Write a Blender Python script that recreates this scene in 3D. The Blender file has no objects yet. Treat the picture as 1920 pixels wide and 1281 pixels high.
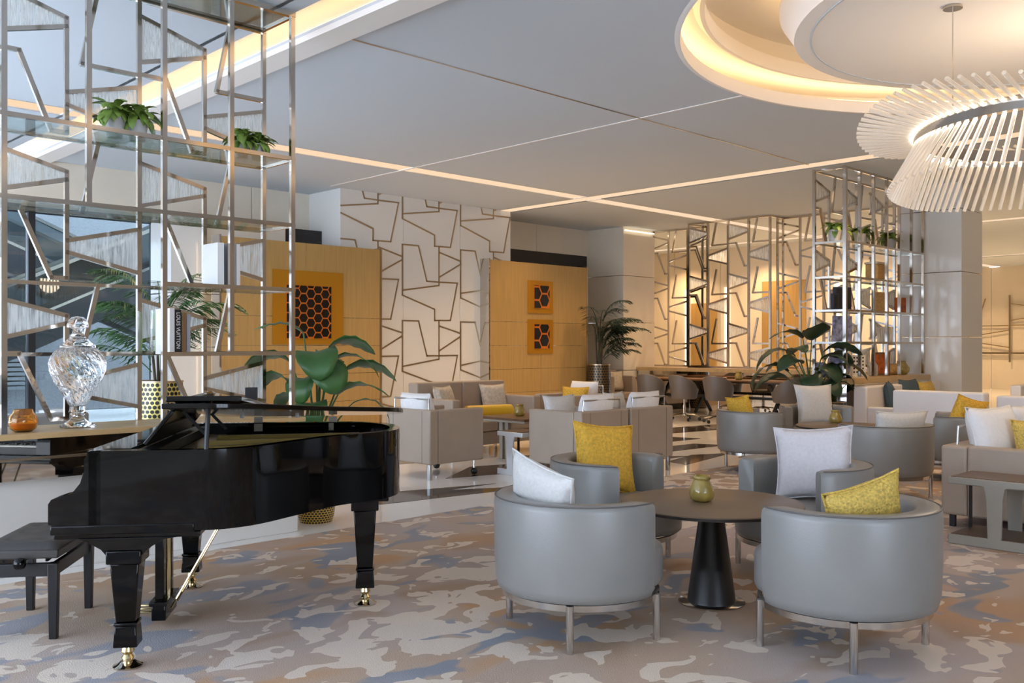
import bpy, bmesh, math, random
from mathutils import Vector, Matrix
random.seed(7)
D = bpy.data
SC = bpy.context.scene
COL = SC.collection
PI = math.pi
def R(a): return a * PI / 180

# ---------------------------------------------------------------- camera
CAM_H = 1.45
cam = D.cameras.new('camera'); cam.sensor_width = 36.0; cam.lens = 36.0 * 1744 / 1920
cam.shift_y = 7.5 / 1920; cam.clip_end = 200
co = D.objects.new('camera', cam); COL.objects.link(co)
co.location = (0, 0, CAM_H); co.rotation_euler = (R(90), 0, R(45.7 - 90))
SC.camera = co

# ---------------------------------------------------------------- world: bright overcast daylight
w = D.worlds.new('daylight'); SC.world = w; w.use_nodes = True
bg = w.node_tree.nodes['Background']
bg.inputs[0].default_value = (0.70, 0.81, 1.0, 1); bg.inputs[1].default_value = 7.0

# ---------------------------------------------------------------- added warm spots under the glowing slots, standing in for their light
CEIL = 4.05
WARM = (1.0, 0.66, 0.36)
def area(name, loc, sx, sy, power, col=WARM, rot=(0, 0, 0), spread=180):
    l = D.lights.new(name, 'AREA'); l.shape = 'RECTANGLE'; l.size = sx; l.size_y = sy
    l.energy = power; l.color = col; l.spread = R(spread)
    o = D.objects.new(name, l); COL.objects.link(o); o.location = loc; o.rotation_euler = rot
    return o
def spot(loc, power, col=WARM, size=120, rot=(0, 0, 0), name='slot_fill_spot'):
    l = D.lights.new(name, 'SPOT'); l.energy = power; l.color = col; l.spot_size = R(size); l.spot_blend = 1.0
    l.shadow_soft_size = .03
    o = D.objects.new(name, l); COL.objects.link(o); o.location = loc; o.rotation_euler = rot
    return o
SPOT_Z = CEIL - .02
for y in (8.0, 9.6, 11.6, 13.0): spot((12.5, y, SPOT_Z), 110)
for y in (-2.0, 0.5, 3.0, 5.5): spot((12.5, y, SPOT_Z), 130)
for x in (5.4, 7.4, 9.2, 10.9): spot((x, 10.89, SPOT_Z), 100)
for x in (14.2, 15.9, 17.6, 19.2): spot((x, 10.89, SPOT_Z), 150)
for y in (2.0, 5.0, 8.0, 10.0, 12.5, 15.0): spot((20.7, y, SPOT_Z), 260)
for y in (0.0, 4.0, 8.0, 12.0): spot((28.9, y, SPOT_Z), 420)
for x in (24.0, 27.0, 31.0): spot((x, 10.89, SPOT_Z), 320)

# ---------------------------------------------------------------- exposure
vs = SC.view_settings
vs.view_transform = 'Standard'; vs.look = 'None'; vs.gamma = 1.0; vs.use_curve_mapping = False
vs.exposure = 0.38

# ---------------------------------------------------------------- materials
def lin(c):
    return tuple(((v / 255) / 12.92 if v / 255 <= .04045 else ((v / 255 + .055) / 1.055) ** 2.4) for v in c)
MATS = {}
def mat(name, rgb, rough=.5, metal=0.0, spec=.5, coat=0.0, noise=None, bump=None, emit=None, sheen=0):
    """rgb sRGB 0-255; noise=(scale, amount, (sx,sy,sz)) mottles the colour; bump=(scale, strength)"""
    m = D.materials.new(name); m.use_nodes = True; MATS[name] = m
    nt = m.node_tree; b = nt.nodes['Principled BSDF']
    c = lin(rgb)
    b.inputs['Base Color'].default_value = (*c, 1)
    b.inputs['Roughness'].default_value = rough; b.inputs['Metallic'].default_value = metal
    b.inputs['Specular IOR Level'].default_value = spec
    b.inputs['Coat Weight'].default_value = coat
    if coat: b.inputs['Coat Roughness'].default_value = .04
    if sheen: b.inputs['Sheen Weight'].default_value = sheen
    if noise or bump:
        tc = nt.nodes.new('ShaderNodeTexCoord')
    if noise:
        mp = nt.nodes.new('ShaderNodeMapping'); nt.links.new(tc.outputs['Object'], mp.inputs[0])
        mp.inputs['Scale'].default_value = noise[2] if len(noise) > 2 else (1, 1, 1)
        n = nt.nodes.new('ShaderNodeTexNoise'); n.inputs['Scale'].default_value = noise[0]; n.inputs['Detail'].default_value = 4
        nt.links.new(mp.outputs[0], n.inputs['Vector'])
        r = nt.nodes.new('ShaderNodeValToRGB'); a = noise[1]
        r.color_ramp.elements[0].position = .3; r.color_ramp.elements[1].position = .7
        r.color_ramp.elements[0].color = (*[v * (1 - a) for v in c], 1)
        r.color_ramp.elements[1].color = (*[min(1, v * (1 + a)) for v in c], 1)
        nt.links.new(n.outputs[0], r.inputs[0]); nt.links.new(r.outputs[0], b.inputs['Base Color'])
    if bump:
        n2 = nt.nodes.new('ShaderNodeTexNoise'); n2.inputs['Scale'].default_value = bump[0]; n2.inputs['Detail'].default_value = 3
        nt.links.new(tc.outputs['Object'], n2.inputs['Vector'])
        bp = nt.nodes.new('ShaderNodeBump'); bp.inputs['Strength'].default_value = bump[1]; bp.inputs['Distance'].default_value = .01
        nt.links.new(n2.outputs[0], bp.inputs['Height']); nt.links.new(bp.outputs[0], b.inputs['Normal'])
    if emit:
        b.inputs['Emission Color'].default_value = (*emit[0], 1); b.inputs['Emission Strength'].default_value = emit[1]
    return m
def glass_mat(name, tint=(1, 1, 1), refl=.5, rough=0.0, ribbed=False):
    m = D.materials.new(name); m.use_nodes = True; MATS[name] = m; nt = m.node_tree
    nt.nodes.clear(); out = nt.nodes.new('ShaderNodeOutputMaterial')
    t = nt.nodes.new('ShaderNodeBsdfTransparent'); t.inputs[0].default_value = (*tint, 1)
    g = nt.nodes.new('ShaderNodeBsdfGlossy'); g.inputs['Roughness'].default_value = rough
    fr = nt.nodes.new('ShaderNodeFresnel'); fr.inputs[0].default_value = 1.5
    mx = nt.nodes.new('ShaderNodeMixShader')
    mu = nt.nodes.new('ShaderNodeMath'); mu.operation = 'MULTIPLY'; mu.inputs[1].default_value = refl; mu.use_clamp = True
    nt.links.new(fr.outputs[0], mu.inputs[0]); nt.links.new(mu.outputs[0], mx.inputs[0])
    nt.links.new(t.outputs[0], mx.inputs[1]); nt.links.new(g.outputs[0], mx.inputs[2])
    last = mx
    if ribbed:
        d = nt.nodes.new('ShaderNodeBsdfDiffuse'); d.inputs[0].default_value = (.85, .85, .83, 1)
        tr = nt.nodes.new('ShaderNodeBsdfTranslucent'); tr.inputs[0].default_value = (.9, .9, .88, 1)
        ad = nt.nodes.new('ShaderNodeMixShader'); nt.links.new(d.outputs[0], ad.inputs[1]); nt.links.new(tr.outputs[0], ad.inputs[2])
        tc = nt.nodes.new('ShaderNodeTexCoord'); mp = nt.nodes.new('ShaderNodeMapping')
        mp.inputs['Scale'].default_value = (38, 38, 2.2)
        nt.links.new(tc.outputs['Object'], mp.inputs[0])
        wv = nt.nodes.new('ShaderNodeTexNoise'); wv.inputs['Scale'].default_value = 2.0; wv.inputs['Detail'].default_value = 1
        nt.links.new(mp.outputs[0], wv.inputs['Vector'])
        rp = nt.nodes.new('ShaderNodeValToRGB'); rp.color_ramp.elements[0].position = .4; rp.color_ramp.elements[1].position = .6
        rp.color_ramp.elements[0].color = (.25, .25, .25, 1); rp.color_ramp.elements[1].color = (.75, .75, .75, 1)
        nt.links.new(wv.outputs[0], rp.inputs[0])
        m2 = nt.nodes.new('ShaderNodeMixShader'); nt.links.new(rp.outputs[0], m2.inputs[0])
        nt.links.new(mx.outputs[0], m2.inputs[1]); nt.links.new(ad.outputs[0], m2.inputs[2]); last = m2
    nt.links.new(last.outputs[0], out.inputs[0]); return m
def emit_mat(name, col, s):
    m = D.materials.new(name); m.use_nodes = True; MATS[name] = m; nt = m.node_tree; nt.nodes.clear()
    o = nt.nodes.new('ShaderNodeOutputMaterial'); e = nt.nodes.new('ShaderNodeEmission')
    e.inputs[0].default_value = (*col, 1); e.inputs[1].default_value = s
    nt.links.new(e.outputs[0], o.inputs[0]); return m

mat('ceiling', (206, 214, 221), .9)
mat('ceiling_trim', (244, 240, 234), .8)
mat('wall_cream', (226, 216, 198), .35, noise=(1.5, .04))
mat('wall_joint', (120, 110, 98), .7)
mat('marble_white', (236, 233, 228), .06, spec=.6, noise=(.8, .05))
mat('marble_dark', (74, 68, 64), .07, spec=.6, noise=(9, .35, (1, 1, 1)))
mat('column_panel', (222, 220, 214), .12, spec=.6)
mat('brass', (186, 166, 138), .32, 1.0)
mat('chrome', (202, 193, 182), .12, 1.0)
mat('steel', (205, 203, 200), .2, 1.0)
mat('mirror', (205, 200, 192), .03, 1.0)
mat('wood_gold', (174, 141, 86), .42, noise=(2.0, .10, (14, 14, .7)))
mat('gold_board', (178, 124, 22), .35, metal=.3)
mat('honey_orange', (204, 110, 28), .4)
mat('hex_black', (22, 17, 16), .18)
mat('lacquer_black', (4, 4, 5), .05, spec=.3, coat=.05)
mat('satin_black', (20, 20, 22), .38)
mat('bench_leather', (58, 54, 51), .42, bump=(40, .08))
mat('soundboard', (132, 118, 62), .3, noise=(3, .12, (1, 10, 1)))
mat('iron_plate', (150, 126, 66), .28, .7)
mat('brass_gold', (220, 200, 152), .14, 1.0)
mat('ivory', (236, 232, 222), .25)
mat('leather_grey', (134, 132, 128), .34, spec=.55, noise=(6, .03), bump=(140, .05))
mat('leather_taupe', (166, 149, 132), .42, noise=(6, .03), bump=(140, .05))
mat('piping_dark', (96, 92, 88), .5)
mat('fabric_pale', (210, 207, 202), .9, noise=(60, .06), bump=(150, .3), sheen=.2)
mat('fabric_white', (232, 230, 228), .85, noise=(40, .03))
mat('fabric_lilac', (212, 206, 206), .9, noise=(60, .05), bump=(150, .25))
mat('fabric_yellow', (220, 172, 58), .75, noise=(55, .22), bump=(120, .5))
mat('fabric_olive', (206, 174, 84), .65, noise=(90, .35), bump=(90, .7))
mat('fabric_damask', (206, 192, 172), .85, noise=(26, .16), bump=(90, .3))
mat('fabric_teal', (66, 84, 92), .85, noise=(40, .1))
mat('satin_gold', (226, 180, 40), .35)
mat('sofa_white', (220, 216, 214), .6)
mat('bronze_top', (112, 92, 72), .38, noise=(3, .08))
mat('table_edge', (34, 28, 24), .4)
mat('taupe_metal', (158, 152, 140), .4, .25)
mat('bright_metal', (214, 214, 212), .25, .4)
mat('tray_brown', (92, 70, 54), .4)
mat('walnut', (110, 76, 46), .35, noise=(3, .2, (1, 12, 1)))
mat('jar_glaze', (168, 144, 70), .12, noise=(9, .35), coat=.5)
mat('leaf_dark', (58, 98, 48), .38, noise=(4, .3))
mat('leaf_light', (124, 152, 66), .42, noise=(6, .35))
mat('leaf_deep', (34, 58, 38), .4, noise=(4, .3))
mat('leaf_palm', (62, 104, 54), .5, noise=(5, .3))
mat('stem', (74, 104, 56), .5)
mat('trunk', (88, 78, 60), .8, noise=(12, .3))
mat('soil', (40, 32, 26), .95)
mat('concrete_pot', (196, 194, 192), .6, noise=(7, .12))
mat('mullion', (30, 32, 35), .45)
mat('dark_void', (38, 36, 36), .5)
mat('escalator_steel', (150, 156, 162), .3, .6)
mat('escalator_dark', (48, 52, 56), .5)
mat('outside_wall', (150, 152, 156), .8, noise=(25, .2))
mat('louver', (140, 146, 150), .5)
mat('paving', (236, 236, 234), .8)
mat('seat_charcoal', (98, 92, 88), .45)
mat('book_white', (232, 230, 226), .6)
mat('book_black', (24, 22, 22), .5)
mat('book_brown', (124, 92, 60), .6)
mat('book_grey', (146, 146, 150), .6)
mat('book_navy', (34, 42, 62), .5)
mat('art_orange', (176, 88, 32), .5, noise=(14, .5))
mat('porcelain_blue', (128, 132, 162), .2, noise=(14, .7))
mat('wicker', (190, 150, 92), .8, noise=(60, .3))
mat('plinth_wood', (196, 164, 116), .3, noise=(2, .12, (1, 8, 1)))
emit_mat('slot_glow', (.96, .69, .46), .8)
emit_mat('strip_glow', (1.0, .62, .28), 3.5)
emit_mat('cove_glow', (1.0, .64, .30), 6.0)
emit_mat('edge_glow', (1.0, .72, .42), 6.0)
emit_mat('led_glow', (1.0, .84, .62), 2.2)
emit_mat('rod_led', (1.0, .86, .66), 3.0)
glass_mat('glass_clear', (.94, .98, .96), .55)
glass_mat('glass_window', (.58, .63, .64), 1.1)
glass_mat('glass_ribbed', (.92, .94, .93), .8, .1, True)
def crystal(name, rgb, rough=0.0, tr=1.0):
    m = mat(name, rgb, rough); m.node_tree.nodes['Principled BSDF'].inputs['Transmission Weight'].default_value = tr
    return m
crystal('crystal', (252, 252, 252)); crystal('amber_glass', (255, 200, 110)); crystal('rod_glass', (250, 244, 234), .25, .6)
b_ = MATS['rod_glass'].node_tree.nodes['Principled BSDF']; b_.inputs['Emission Color'].default_value = (1, .84, .66, 1); b_.inputs['Emission Strength'].default_value = .05

def rug_mat():
    m = D.materials.new('rug_pattern'); m.use_nodes = True; MATS['rug_pattern'] = m
    nt = m.node_tree; b = nt.nodes['Principled BSDF']; b.inputs['Roughness'].default_value = .95
    b.inputs['Specular IOR Level'].default_value = .1
    tc = nt.nodes.new('ShaderNodeTexCoord')
    def layer(scale, dist, off, sc=(1, 1, 1)):
        mp = nt.nodes.new('ShaderNodeMapping'); mp.inputs['Location'].default_value = off
        mp.inputs['Rotation'].default_value = (0, 0, R(44)); mp.inputs['Scale'].default_value = sc
        nt.links.new(tc.outputs['Object'], mp.inputs[0])
        n = nt.nodes.new('ShaderNodeTexNoise'); n.inputs['Scale'].default_value = scale
        n.inputs['Detail'].default_value = 2.2; n.inputs['Roughness'].default_value = .5; n.inputs['Distortion'].default_value = dist
        nt.links.new(mp.outputs[0], n.inputs['Vector']); return n
    def ramp(src, stops, const=True):
        r = nt.nodes.new('ShaderNodeValToRGB'); cr = r.color_ramp
        cr.interpolation = 'CONSTANT' if const else 'LINEAR'
        while len(cr.elements) < len(stops): cr.elements.new(.5)
        for e, (p, c) in zip(cr.elements, stops):
            e.position = p; e.color = (*lin(c), 1) if isinstance(c, tuple) else (c, c, c, 1)
        nt.links.new(src.outputs[0], r.inputs[0]); return r
    def mix(fac, a, c):
        x = nt.nodes.new('ShaderNodeMix'); x.data_type = 'RGBA'
        nt.links.new(fac.outputs[0], x.inputs[0]); nt.links.new(a, x.inputs[6]); nt.links.new(c, x.inputs[7]); return x.outputs[2]
    def M(op, a, c):
        n = nt.nodes.new('ShaderNodeMath'); n.operation = op
        for k, v in enumerate((a, c)):
            if isinstance(v, (int, float)): n.inputs[k].default_value = v
            else: nt.links.new(v.outputs[0], n.inputs[k])
        return n
    base = ramp(layer(.45, .5, (3, 1, 0)), [(0, (184, 170, 168)), (.42, (186, 170, 160)), (.55, (188, 164, 142)), (.68, (180, 162, 150))], False)
    och = ramp(layer(1.5, .6, (7, 3, 0), (.7, 1, 1)), [(0, 0.0), (.51, 0.0), (.60, .75)], False)
    ochc = ramp(layer(.6, .2, (1, 9, 0)), [(0, (172, 144, 110)), (.5, (176, 148, 122)), (.62, (198, 152, 106))], False)
    blue = ramp(layer(2.3, .7, (2, 5, 0), (.7, 1, 1)), [(0, 0.0), (.565, 0.0), (.605, .85)], False)
    bluec = ramp(layer(.9, .2, (5, 2, 0)), [(0, (146, 150, 160)), (.5, (156, 156, 162)), (.62, (134, 144, 156))], False)
    pn_ = M('ADD', layer(5.0, .8, (11, 4, 0), (.8, 1, 1)), M('MULTIPLY', M('SUBTRACT', layer(.7, .3, (21, 14, 0)), .5), .5))
    pale = ramp(pn_, [(0, 0.0), (.555, 0.0), (.562, .92)], False)
    palec = ramp(layer(.6, .2, (4, 8, 0)), [(0, (218, 210, 204)), (.5, (222, 206, 188))], False)
    c = mix(och, base.outputs[0], ochc.outputs[0])
    c = mix(blue, c, bluec.outputs[0]); c = mix(pale, c, palec.outputs[0])
    # woven pile
    n = nt.nodes.new('ShaderNodeTexNoise'); n.inputs['Scale'].default_value = 160; nt.links.new(tc.outputs['Object'], n.inputs['Vector'])
    bp = nt.nodes.new('ShaderNodeBump'); bp.inputs['Strength'].default_value = .35; bp.inputs['Distance'].default_value = .01
    nt.links.new(n.outputs[0], bp.inputs['Height']); nt.links.new(bp.outputs[0], b.inputs['Normal'])
    nt.links.new(c, b.inputs['Base Color'])
rug_mat()
def hexpot_mat(name, nu, nv, gold, dark):
    """gold honeycomb relief over dark glaze, laid out on the pot's own UV map"""
    m = D.materials.new(name); m.use_nodes = True; MATS[name] = m; nt = m.node_tree; b = nt.nodes['Principled BSDF']
    uv = nt.nodes.new('ShaderNodeUVMap'); sp = nt.nodes.new('ShaderNodeSeparateXYZ'); nt.links.new(uv.outputs[0], sp.inputs[0])
    def M(op, a, c=None):
        n = nt.nodes.new('ShaderNodeMath'); n.operation = op
        for i, v in enumerate((a, c)):
            if v is None: continue
            if isinstance(v, (int, float)): n.inputs[i].default_value = v
            else: nt.links.new(v, n.inputs[i])
        return n.outputs[0]
    v = M('MULTIPLY', sp.outputs[1], nv); row = M('FLOOR', v)
    u = M('ADD', M('MULTIPLY', sp.outputs[0], nu), M('MULTIPLY', M('MODULO', row, 2), .5))
    du = M('SUBTRACT', M('FRACT', u), .5); dv = M('SUBTRACT', M('FRACT', v), .5)
    dist = M('SQRT', M('ADD', M('MULTIPLY', du, du), M('MULTIPLY', dv, dv)))
    hole = M('LESS_THAN', dist, .42)
    mx = nt.nodes.new('ShaderNodeMix'); mx.data_type = 'RGBA'; nt.links.new(hole, mx.inputs[0])
    mx.inputs[6].default_value = (*lin(gold), 1); mx.inputs[7].default_value = (*lin(dark), 1)
    nt.links.new(mx.outputs[2], b.inputs['Base Color'])
    b.inputs['Roughness'].default_value = .3
    nt.links.new(M('MULTIPLY', M('SUBTRACT', 1.0, hole), .6), b.inputs['Metallic'])
    bp = nt.nodes.new('ShaderNodeBump'); bp.invert = True; bp.inputs['Strength'].default_value = .6; bp.inputs['Distance'].default_value = .01
    nt.links.new(hole, bp.inputs['Height']); nt.links.new(bp.outputs[0], b.inputs['Normal'])
hexpot_mat('hex_pot', 34, 22, (214, 178, 84), (34, 28, 22)); hexpot_mat('hex_pot_large', 30, 20, (224, 206, 120), (26, 26, 22))
hexpot_mat('hex_pot_dark', 26, 20, (120, 100, 70), (24, 18, 14))

# ---------------------------------------------------------------- mesh helpers
class MB:
    def __init__(s): s.v = []; s.f = []; s.uv = None
    def add(s, vs, fs):
        o = len(s.v); s.v += [tuple(p) for p in vs]; s.f += [tuple(i + o for i in f) for f in fs]; return s
    def box(s, x0, x1, y0, y1, z0, z1):
        return s.add([(x0, y0, z0), (x1, y0, z0), (x1, y1, z0), (x0, y1, z0), (x0, y0, z1), (x1, y0, z1), (x1, y1, z1), (x0, y1, z1)],
                     [(3, 2, 1, 0), (4, 5, 6, 7), (0, 1, 5, 4), (1, 2, 6, 5), (2, 3, 7, 6), (3, 0, 4, 7)])
    def prism(s, poly, z0, z1):
        n = len(poly)
        return s.add([(x, y, z0) for x, y in poly] + [(x, y, z1) for x, y in poly],
                     [tuple(reversed(range(n))), tuple(range(n, 2 * n))] + [(i, (i + 1) % n, n + (i + 1) % n, n + i) for i in range(n)])
    def lathe(s, prof, n=24, cx=0, cy=0, closed=False):
        """prof [(r,z)] from bottom to top; ends capped when r>0"""
        vs = [(cx + r * math.cos(2 * PI * k / n), cy + r * math.sin(2 * PI * k / n), z) for r, z in prof for k in range(n)]
        fs = [(i * n + k, i * n + (k + 1) % n, (i + 1) * n + (k + 1) % n, (i + 1) * n + k) for i in range(len(prof) - 1) for k in range(n)]
        if not closed:
            fs.append(tuple(reversed(range(n)))); fs.append(tuple((len(prof) - 1) * n + k for k in range(n)))
        else:
            i = len(prof) - 1
            fs += [(i * n + k, i * n + (k + 1) % n, (k + 1) % n, k) for k in range(n)]
        return s.add(vs, fs)
    def tube(s, pts, r, n=8, caps=True, closed=False):
        pts = [Vector(p) for p in pts]; m = len(pts); rs = r if isinstance(r, (list, tuple)) else [r] * m
        ring = []
        up = None
        for i, p in enumerate(pts):
            a = pts[(i - 1) % m] if (closed or i > 0) else p; b = pts[(i + 1) % m] if (closed or i < m - 1) else p
            t = (b - a).normalized()
            if up is None: up = t.orthogonal().normalized()
            up = (up - t * up.dot(t)); up = up.normalized() if up.length > 1e-6 else t.orthogonal().normalized()
            q = t.cross(up)
            ring += [tuple(p + (up * math.cos(2 * PI * k / n) + q * math.sin(2 * PI * k / n)) * rs[i]) for k in range(n)]
        mm = m if closed else m - 1
        fs = [(i * n + k, i * n + (k + 1) % n, ((i + 1) % m) * n + (k + 1) % n, ((i + 1) % m) * n + k) for i in range(mm) for k in range(n)]
        if caps and not closed: fs += [tuple(reversed(range(n))), tuple((m - 1) * n + k for k in range(n))]
        return s.add(ring, fs)
    def bar(s, a, b, w, h):
        """square bar from a to b; w across, h along the second axis"""
        a, b = Vector(a), Vector(b); t = (b - a).normalized()
        u = Vector((0, 0, 1)) if abs(t.z) < .9 else Vector((1, 0, 0))
        q = t.cross(u).normalized(); u = q.cross(t).normalized()
        vs = [tuple(p + q * x * w / 2 + u * y * h / 2) for p in (a, b) for x, y in ((-1, -1), (1, -1), (1, 1), (-1, 1))]
        return s.add(vs, [(3, 2, 1, 0), (4, 5, 6, 7), (0, 1, 5, 4), (1, 2, 6, 5), (2, 3, 7, 6), (3, 0, 4, 7)])
    def mesh(s, name):
        me = D.meshes.new(name); me.from_pydata(s.v, [], s.f)
        bm = bmesh.new(); bm.from_mesh(me); bmesh.ops.recalc_face_normals(bm, faces=bm.faces[:]); bm.to_mesh(me); bm.free()
        return me
    def build(s, name, m, parent=None, smooth=None, bevel=None, subsurf=0, seg=2):
        me = s.mesh(name)
        me.materials.append(MATS[m])
        if smooth is not None:
            me.shade_smooth(); me.set_sharp_from_angle(angle=R(smooth))
        o = link(name, me, parent)
        if bevel:
            b = o.modifiers.new('bevel', 'BEVEL'); b.width = bevel; b.segments = seg; b.limit_method = 'ANGLE'; b.angle_limit = R(40)
            me.shade_smooth()
            b.harden_normals = False
            me.set_sharp_from_angle(angle=R(80))
        if subsurf:
            q = o.modifiers.new('subsurf', 'SUBSURF'); q.levels = q.render_levels = subsurf; me.shade_smooth()
        return o
def link(name, me, parent=None):
    o = D.objects.new(name, me); COL.objects.link(o)
    if parent is not None: o.parent = parent
    return o
def tag(o, label=None, cat=None, group=None, kind=None):
    for k, v in (('label', label), ('category', cat), ('group', group), ('kind', kind)):
        if v: o[k] = v
    return o
def thing(name, label, cat, loc=(0, 0, 0), rz=0, group=None):
    o = D.objects.new(name, None); COL.objects.link(o); o.empty_display_size = .1
    o.location = loc; o.rotation_euler = (0, 0, rz)
    return tag(o, label, cat, group)
def struct(o): o['kind'] = 'structure'; return o
def sempty(name):
    o = D.objects.new(name, None); COL.objects.link(o); o['kind'] = 'structure'; return o
def copy_tree(o, parent=None):
    c = o.copy(); COL.objects.link(c); c.parent = parent
    for ch in CH.get(o.name, [x for x in o.children]): copy_tree(ch, c)
    return c
CH = {}
def dup(root, loc, rz, label, group=None):
    r = copy_tree(root); r.location = loc; r.rotation_euler = (0, 0, rz); r['label'] = label
    if group: r['group'] = group
    return r
UNIT = {}
def unit_box(m):
    if m not in UNIT:
        b = MB().box(-.5, .5, -.5, .5, -.5, .5); me = b.mesh('bar'); me.materials.append(MATS[m]); UNIT[m] = me
    return UNIT[m]
def strip(name, a, b, w, dp, m, parent, normal=(0, 1, 0), ext=0.0):
    """straight bar a->b as a scaled shared box: w in the plane, dp along the normal"""
    a, b = Vector(a), Vector(b); t = b - a; L = t.length; t.normalize(); n = Vector(normal)
    q = n.cross(t).normalized()
    M = Matrix(((t.x * (L + ext), n.x * dp, q.x * w, (a.x + b.x) / 2), (t.y * (L + ext), n.y * dp, q.y * w, (a.y + b.y) / 2),
                (t.z * (L + ext), n.z * dp, q.z * w, (a.z + b.z) / 2), (0, 0, 0, 1)))
    o = link(name, unit_box(m), parent); o.matrix_local = M
    return o
def wbox(name, x0, x1, y0, y1, z0, z1, m, parent):
    o = link(name, unit_box(m), parent); o.location = ((x0 + x1) / 2, (y0 + y1) / 2, (z0 + z1) / 2)
    o.scale = (x1 - x0, y1 - y0, z1 - z0); return o
# ================================================================= structure
XMIN, XMAX, YMIN, YMAX = -5.0, 33.0, -7.0, 17.0
YB = 13.9                      # back wall plane
# ---- floor with dark marble inlays
fl = MB().box(XMIN, XMAX, YMIN, YB + 3.1, -.1, 0).build('floor', 'marble_white'); struct(fl)
def inlay(poly):
    o = MB().prism(poly, -.02, .003).build('marble_inlay', 'marble_dark', fl)
for p in [
    [(5.05, 7.55), (6.7, 7.1), (6.05, 7.12), (7.0, 6.62), (5.05, 6.9)],
    [(6.55, 7.75), (8.3, 7.35), (8.9, 7.9), (7.4, 8.3)],
    [(8.6, 7.2), (10.2, 7.1), (9.6, 7.55)], [(9.4, 6.6), (10.9, 6.9), (10.3, 7.15), (9.5, 6.95)],
    [(9.9, 7.6), (11.7, 7.5), (11.5, 7.95), (10.0, 8.05)], [(11.2, 6.7), (12.4, 7.1), (11.6, 7.3)],
    [(6.0, 9.2), (7.5, 9.0), (7.4, 9.9), (6.1, 10.1)], [(10.6, 8.4), (12.2, 8.3), (12.1, 8.8), (10.7, 9.0)],
    [(12.9, 7.6), (14.6, 7.9), (14.2, 8.4), (12.8, 8.1)], [(3.9, 7.9), (4.9, 7.6), (4.9, 8.3)],
    [(12.2, 9.2), (14.6, 8.8), (14.7, 9.6), (12.4, 9.9)]]:
    inlay(p)
pv = MB().box(-4, 24, 17.0, 40, -.12, -.02).build('floor_outside', 'paving'); struct(pv)
# ---- rug
rg = MB().box(-3.0, 12.3, -5.0, 6.15, .0, .012).build('area_rug', 'rug_pattern')
tag(rg, 'huge hand-tufted rug in beige, taupe and grey-blue camouflage blotches under the tub chairs', 'rug')
# ---- ceiling: panels between light slots, one with the round opening
ceil = sempty('ceiling')
SL = .17
xs = [(XMIN, 3.86), (4.22, 12.5 - SL), (12.5 + SL, 20.7 - SL), (20.7 + SL, 28.9 - SL), (28.9 + SL, XMAX)]
ys = [(YMIN, 10.89 - SL), (10.89 + SL, YMAX)]
RC, RX, RY = 3.07, 8.30, 2.15
for i, (x0, x1) in enumerate(xs):
    for j, (y0, y1) in enumerate(ys):
        if i < 2 and j == 1: y1 = YB + .2
        b = MB()
        if i == 1 and j == 0:
            yh0, yh1 = -1.2, 5.6; xh0, xh1 = 4.8, 11.8
            for q in ((x0, x1, y0, yh0), (x0, x1, yh1, y1), (x0, xh0, yh0, yh1), (xh1, x1, yh0, yh1)):
                b.box(*q, CEIL, CEIL + .04)
            n = 96
            circ = [(RX + RC * math.cos(2 * PI * k / n), RY + RC * math.sin(2 * PI * k / n)) for k in range(n)]
            def sq(k):
                a = 2 * PI * k / n; c, s_ = math.cos(a), math.sin(a)
                t = min(((xh1 - RX) if c > 0 else (RX - xh0)) / max(1e-9, abs(c)), ((yh1 - RY) if s_ > 0 else (RY - yh0)) / max(1e-9, abs(s_)))
                return (RX + c * t, RY + s_ * t)
            out = [sq(k) for k in range(n)]
            # corners
            vs = [(*p, CEIL) for p in circ] + [(*p, CEIL) for p in out]
            fs = [(k, (k + 1) % n, n + (k + 1) % n, n + k) for k in range(n)]
            cs = [(xh1, yh1), (xh0, yh1), (xh0, yh0), (xh1, yh0)]
            for c in cs:
                k = min(range(n), key=lambda k: min(abs(out[k][0] - c[0]) + abs(out[k][1] - c[1]) + abs(out[(k + 1) % n][0] - c[0]) + abs(out[(k + 1) % n][1] - c[1]), 99))
                vs.append((*c, CEIL)); fs.append((n + k, n + (k + 1) % n, len(vs) - 1))
            b.add(vs, fs)
        else:
            b.box(x0, x1, y0, y1, CEIL, CEIL + .04)
        b.build('ceiling_panel', 'ceiling', ceil)
# roof deck above so that no daylight leaks in
MB().box(XMIN, XMAX, YMIN, YB + .2, CEIL + 1.0, CEIL + 1.1).build('roof_slab', 'ceiling', ceil)
MB().box(16.9, XMAX, YB + .2, YMAX, CEIL + 1.0, CEIL + 1.1).build('roof_slab', 'ceiling', ceil)
# glowing slots (channel with warm diffuser)
def slot(x0, x1, y0, y1):
    t = MB(); z0, z1 = CEIL, CEIL + .012
    wbox('slot_diffuser', x0 + .0, x1 - .0, y0, y1, z1, z1 + .02, 'slot_glow', ceil)
    if x1 - x0 < y1 - y0:
        wbox('slot_cheek', x0 - .02, x0, y0, y1, z0, z1, 'ceiling_trim', ceil); wbox('slot_cheek', x1, x1 + .02, y0, y1, z0, z1, 'ceiling_trim', ceil)
    else:
        wbox('slot_cheek', x0, x1, y0 - .02, y0, z0, z1, 'ceiling_trim', ceil); wbox('slot_cheek', x0, x1, y1, y1 + .02, z0, z1, 'ceiling_trim', ceil)
for x in (12.5, 20.7, 28.9): slot(x - SL, x + SL, YMIN, YMAX if x > 15 else YB)
slot(4.25, 12.5 - SL, 10.89 - SL, 10.89 + SL); slot(XMIN, 3.85, 10.89 - SL, 10.89 + SL)
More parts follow.
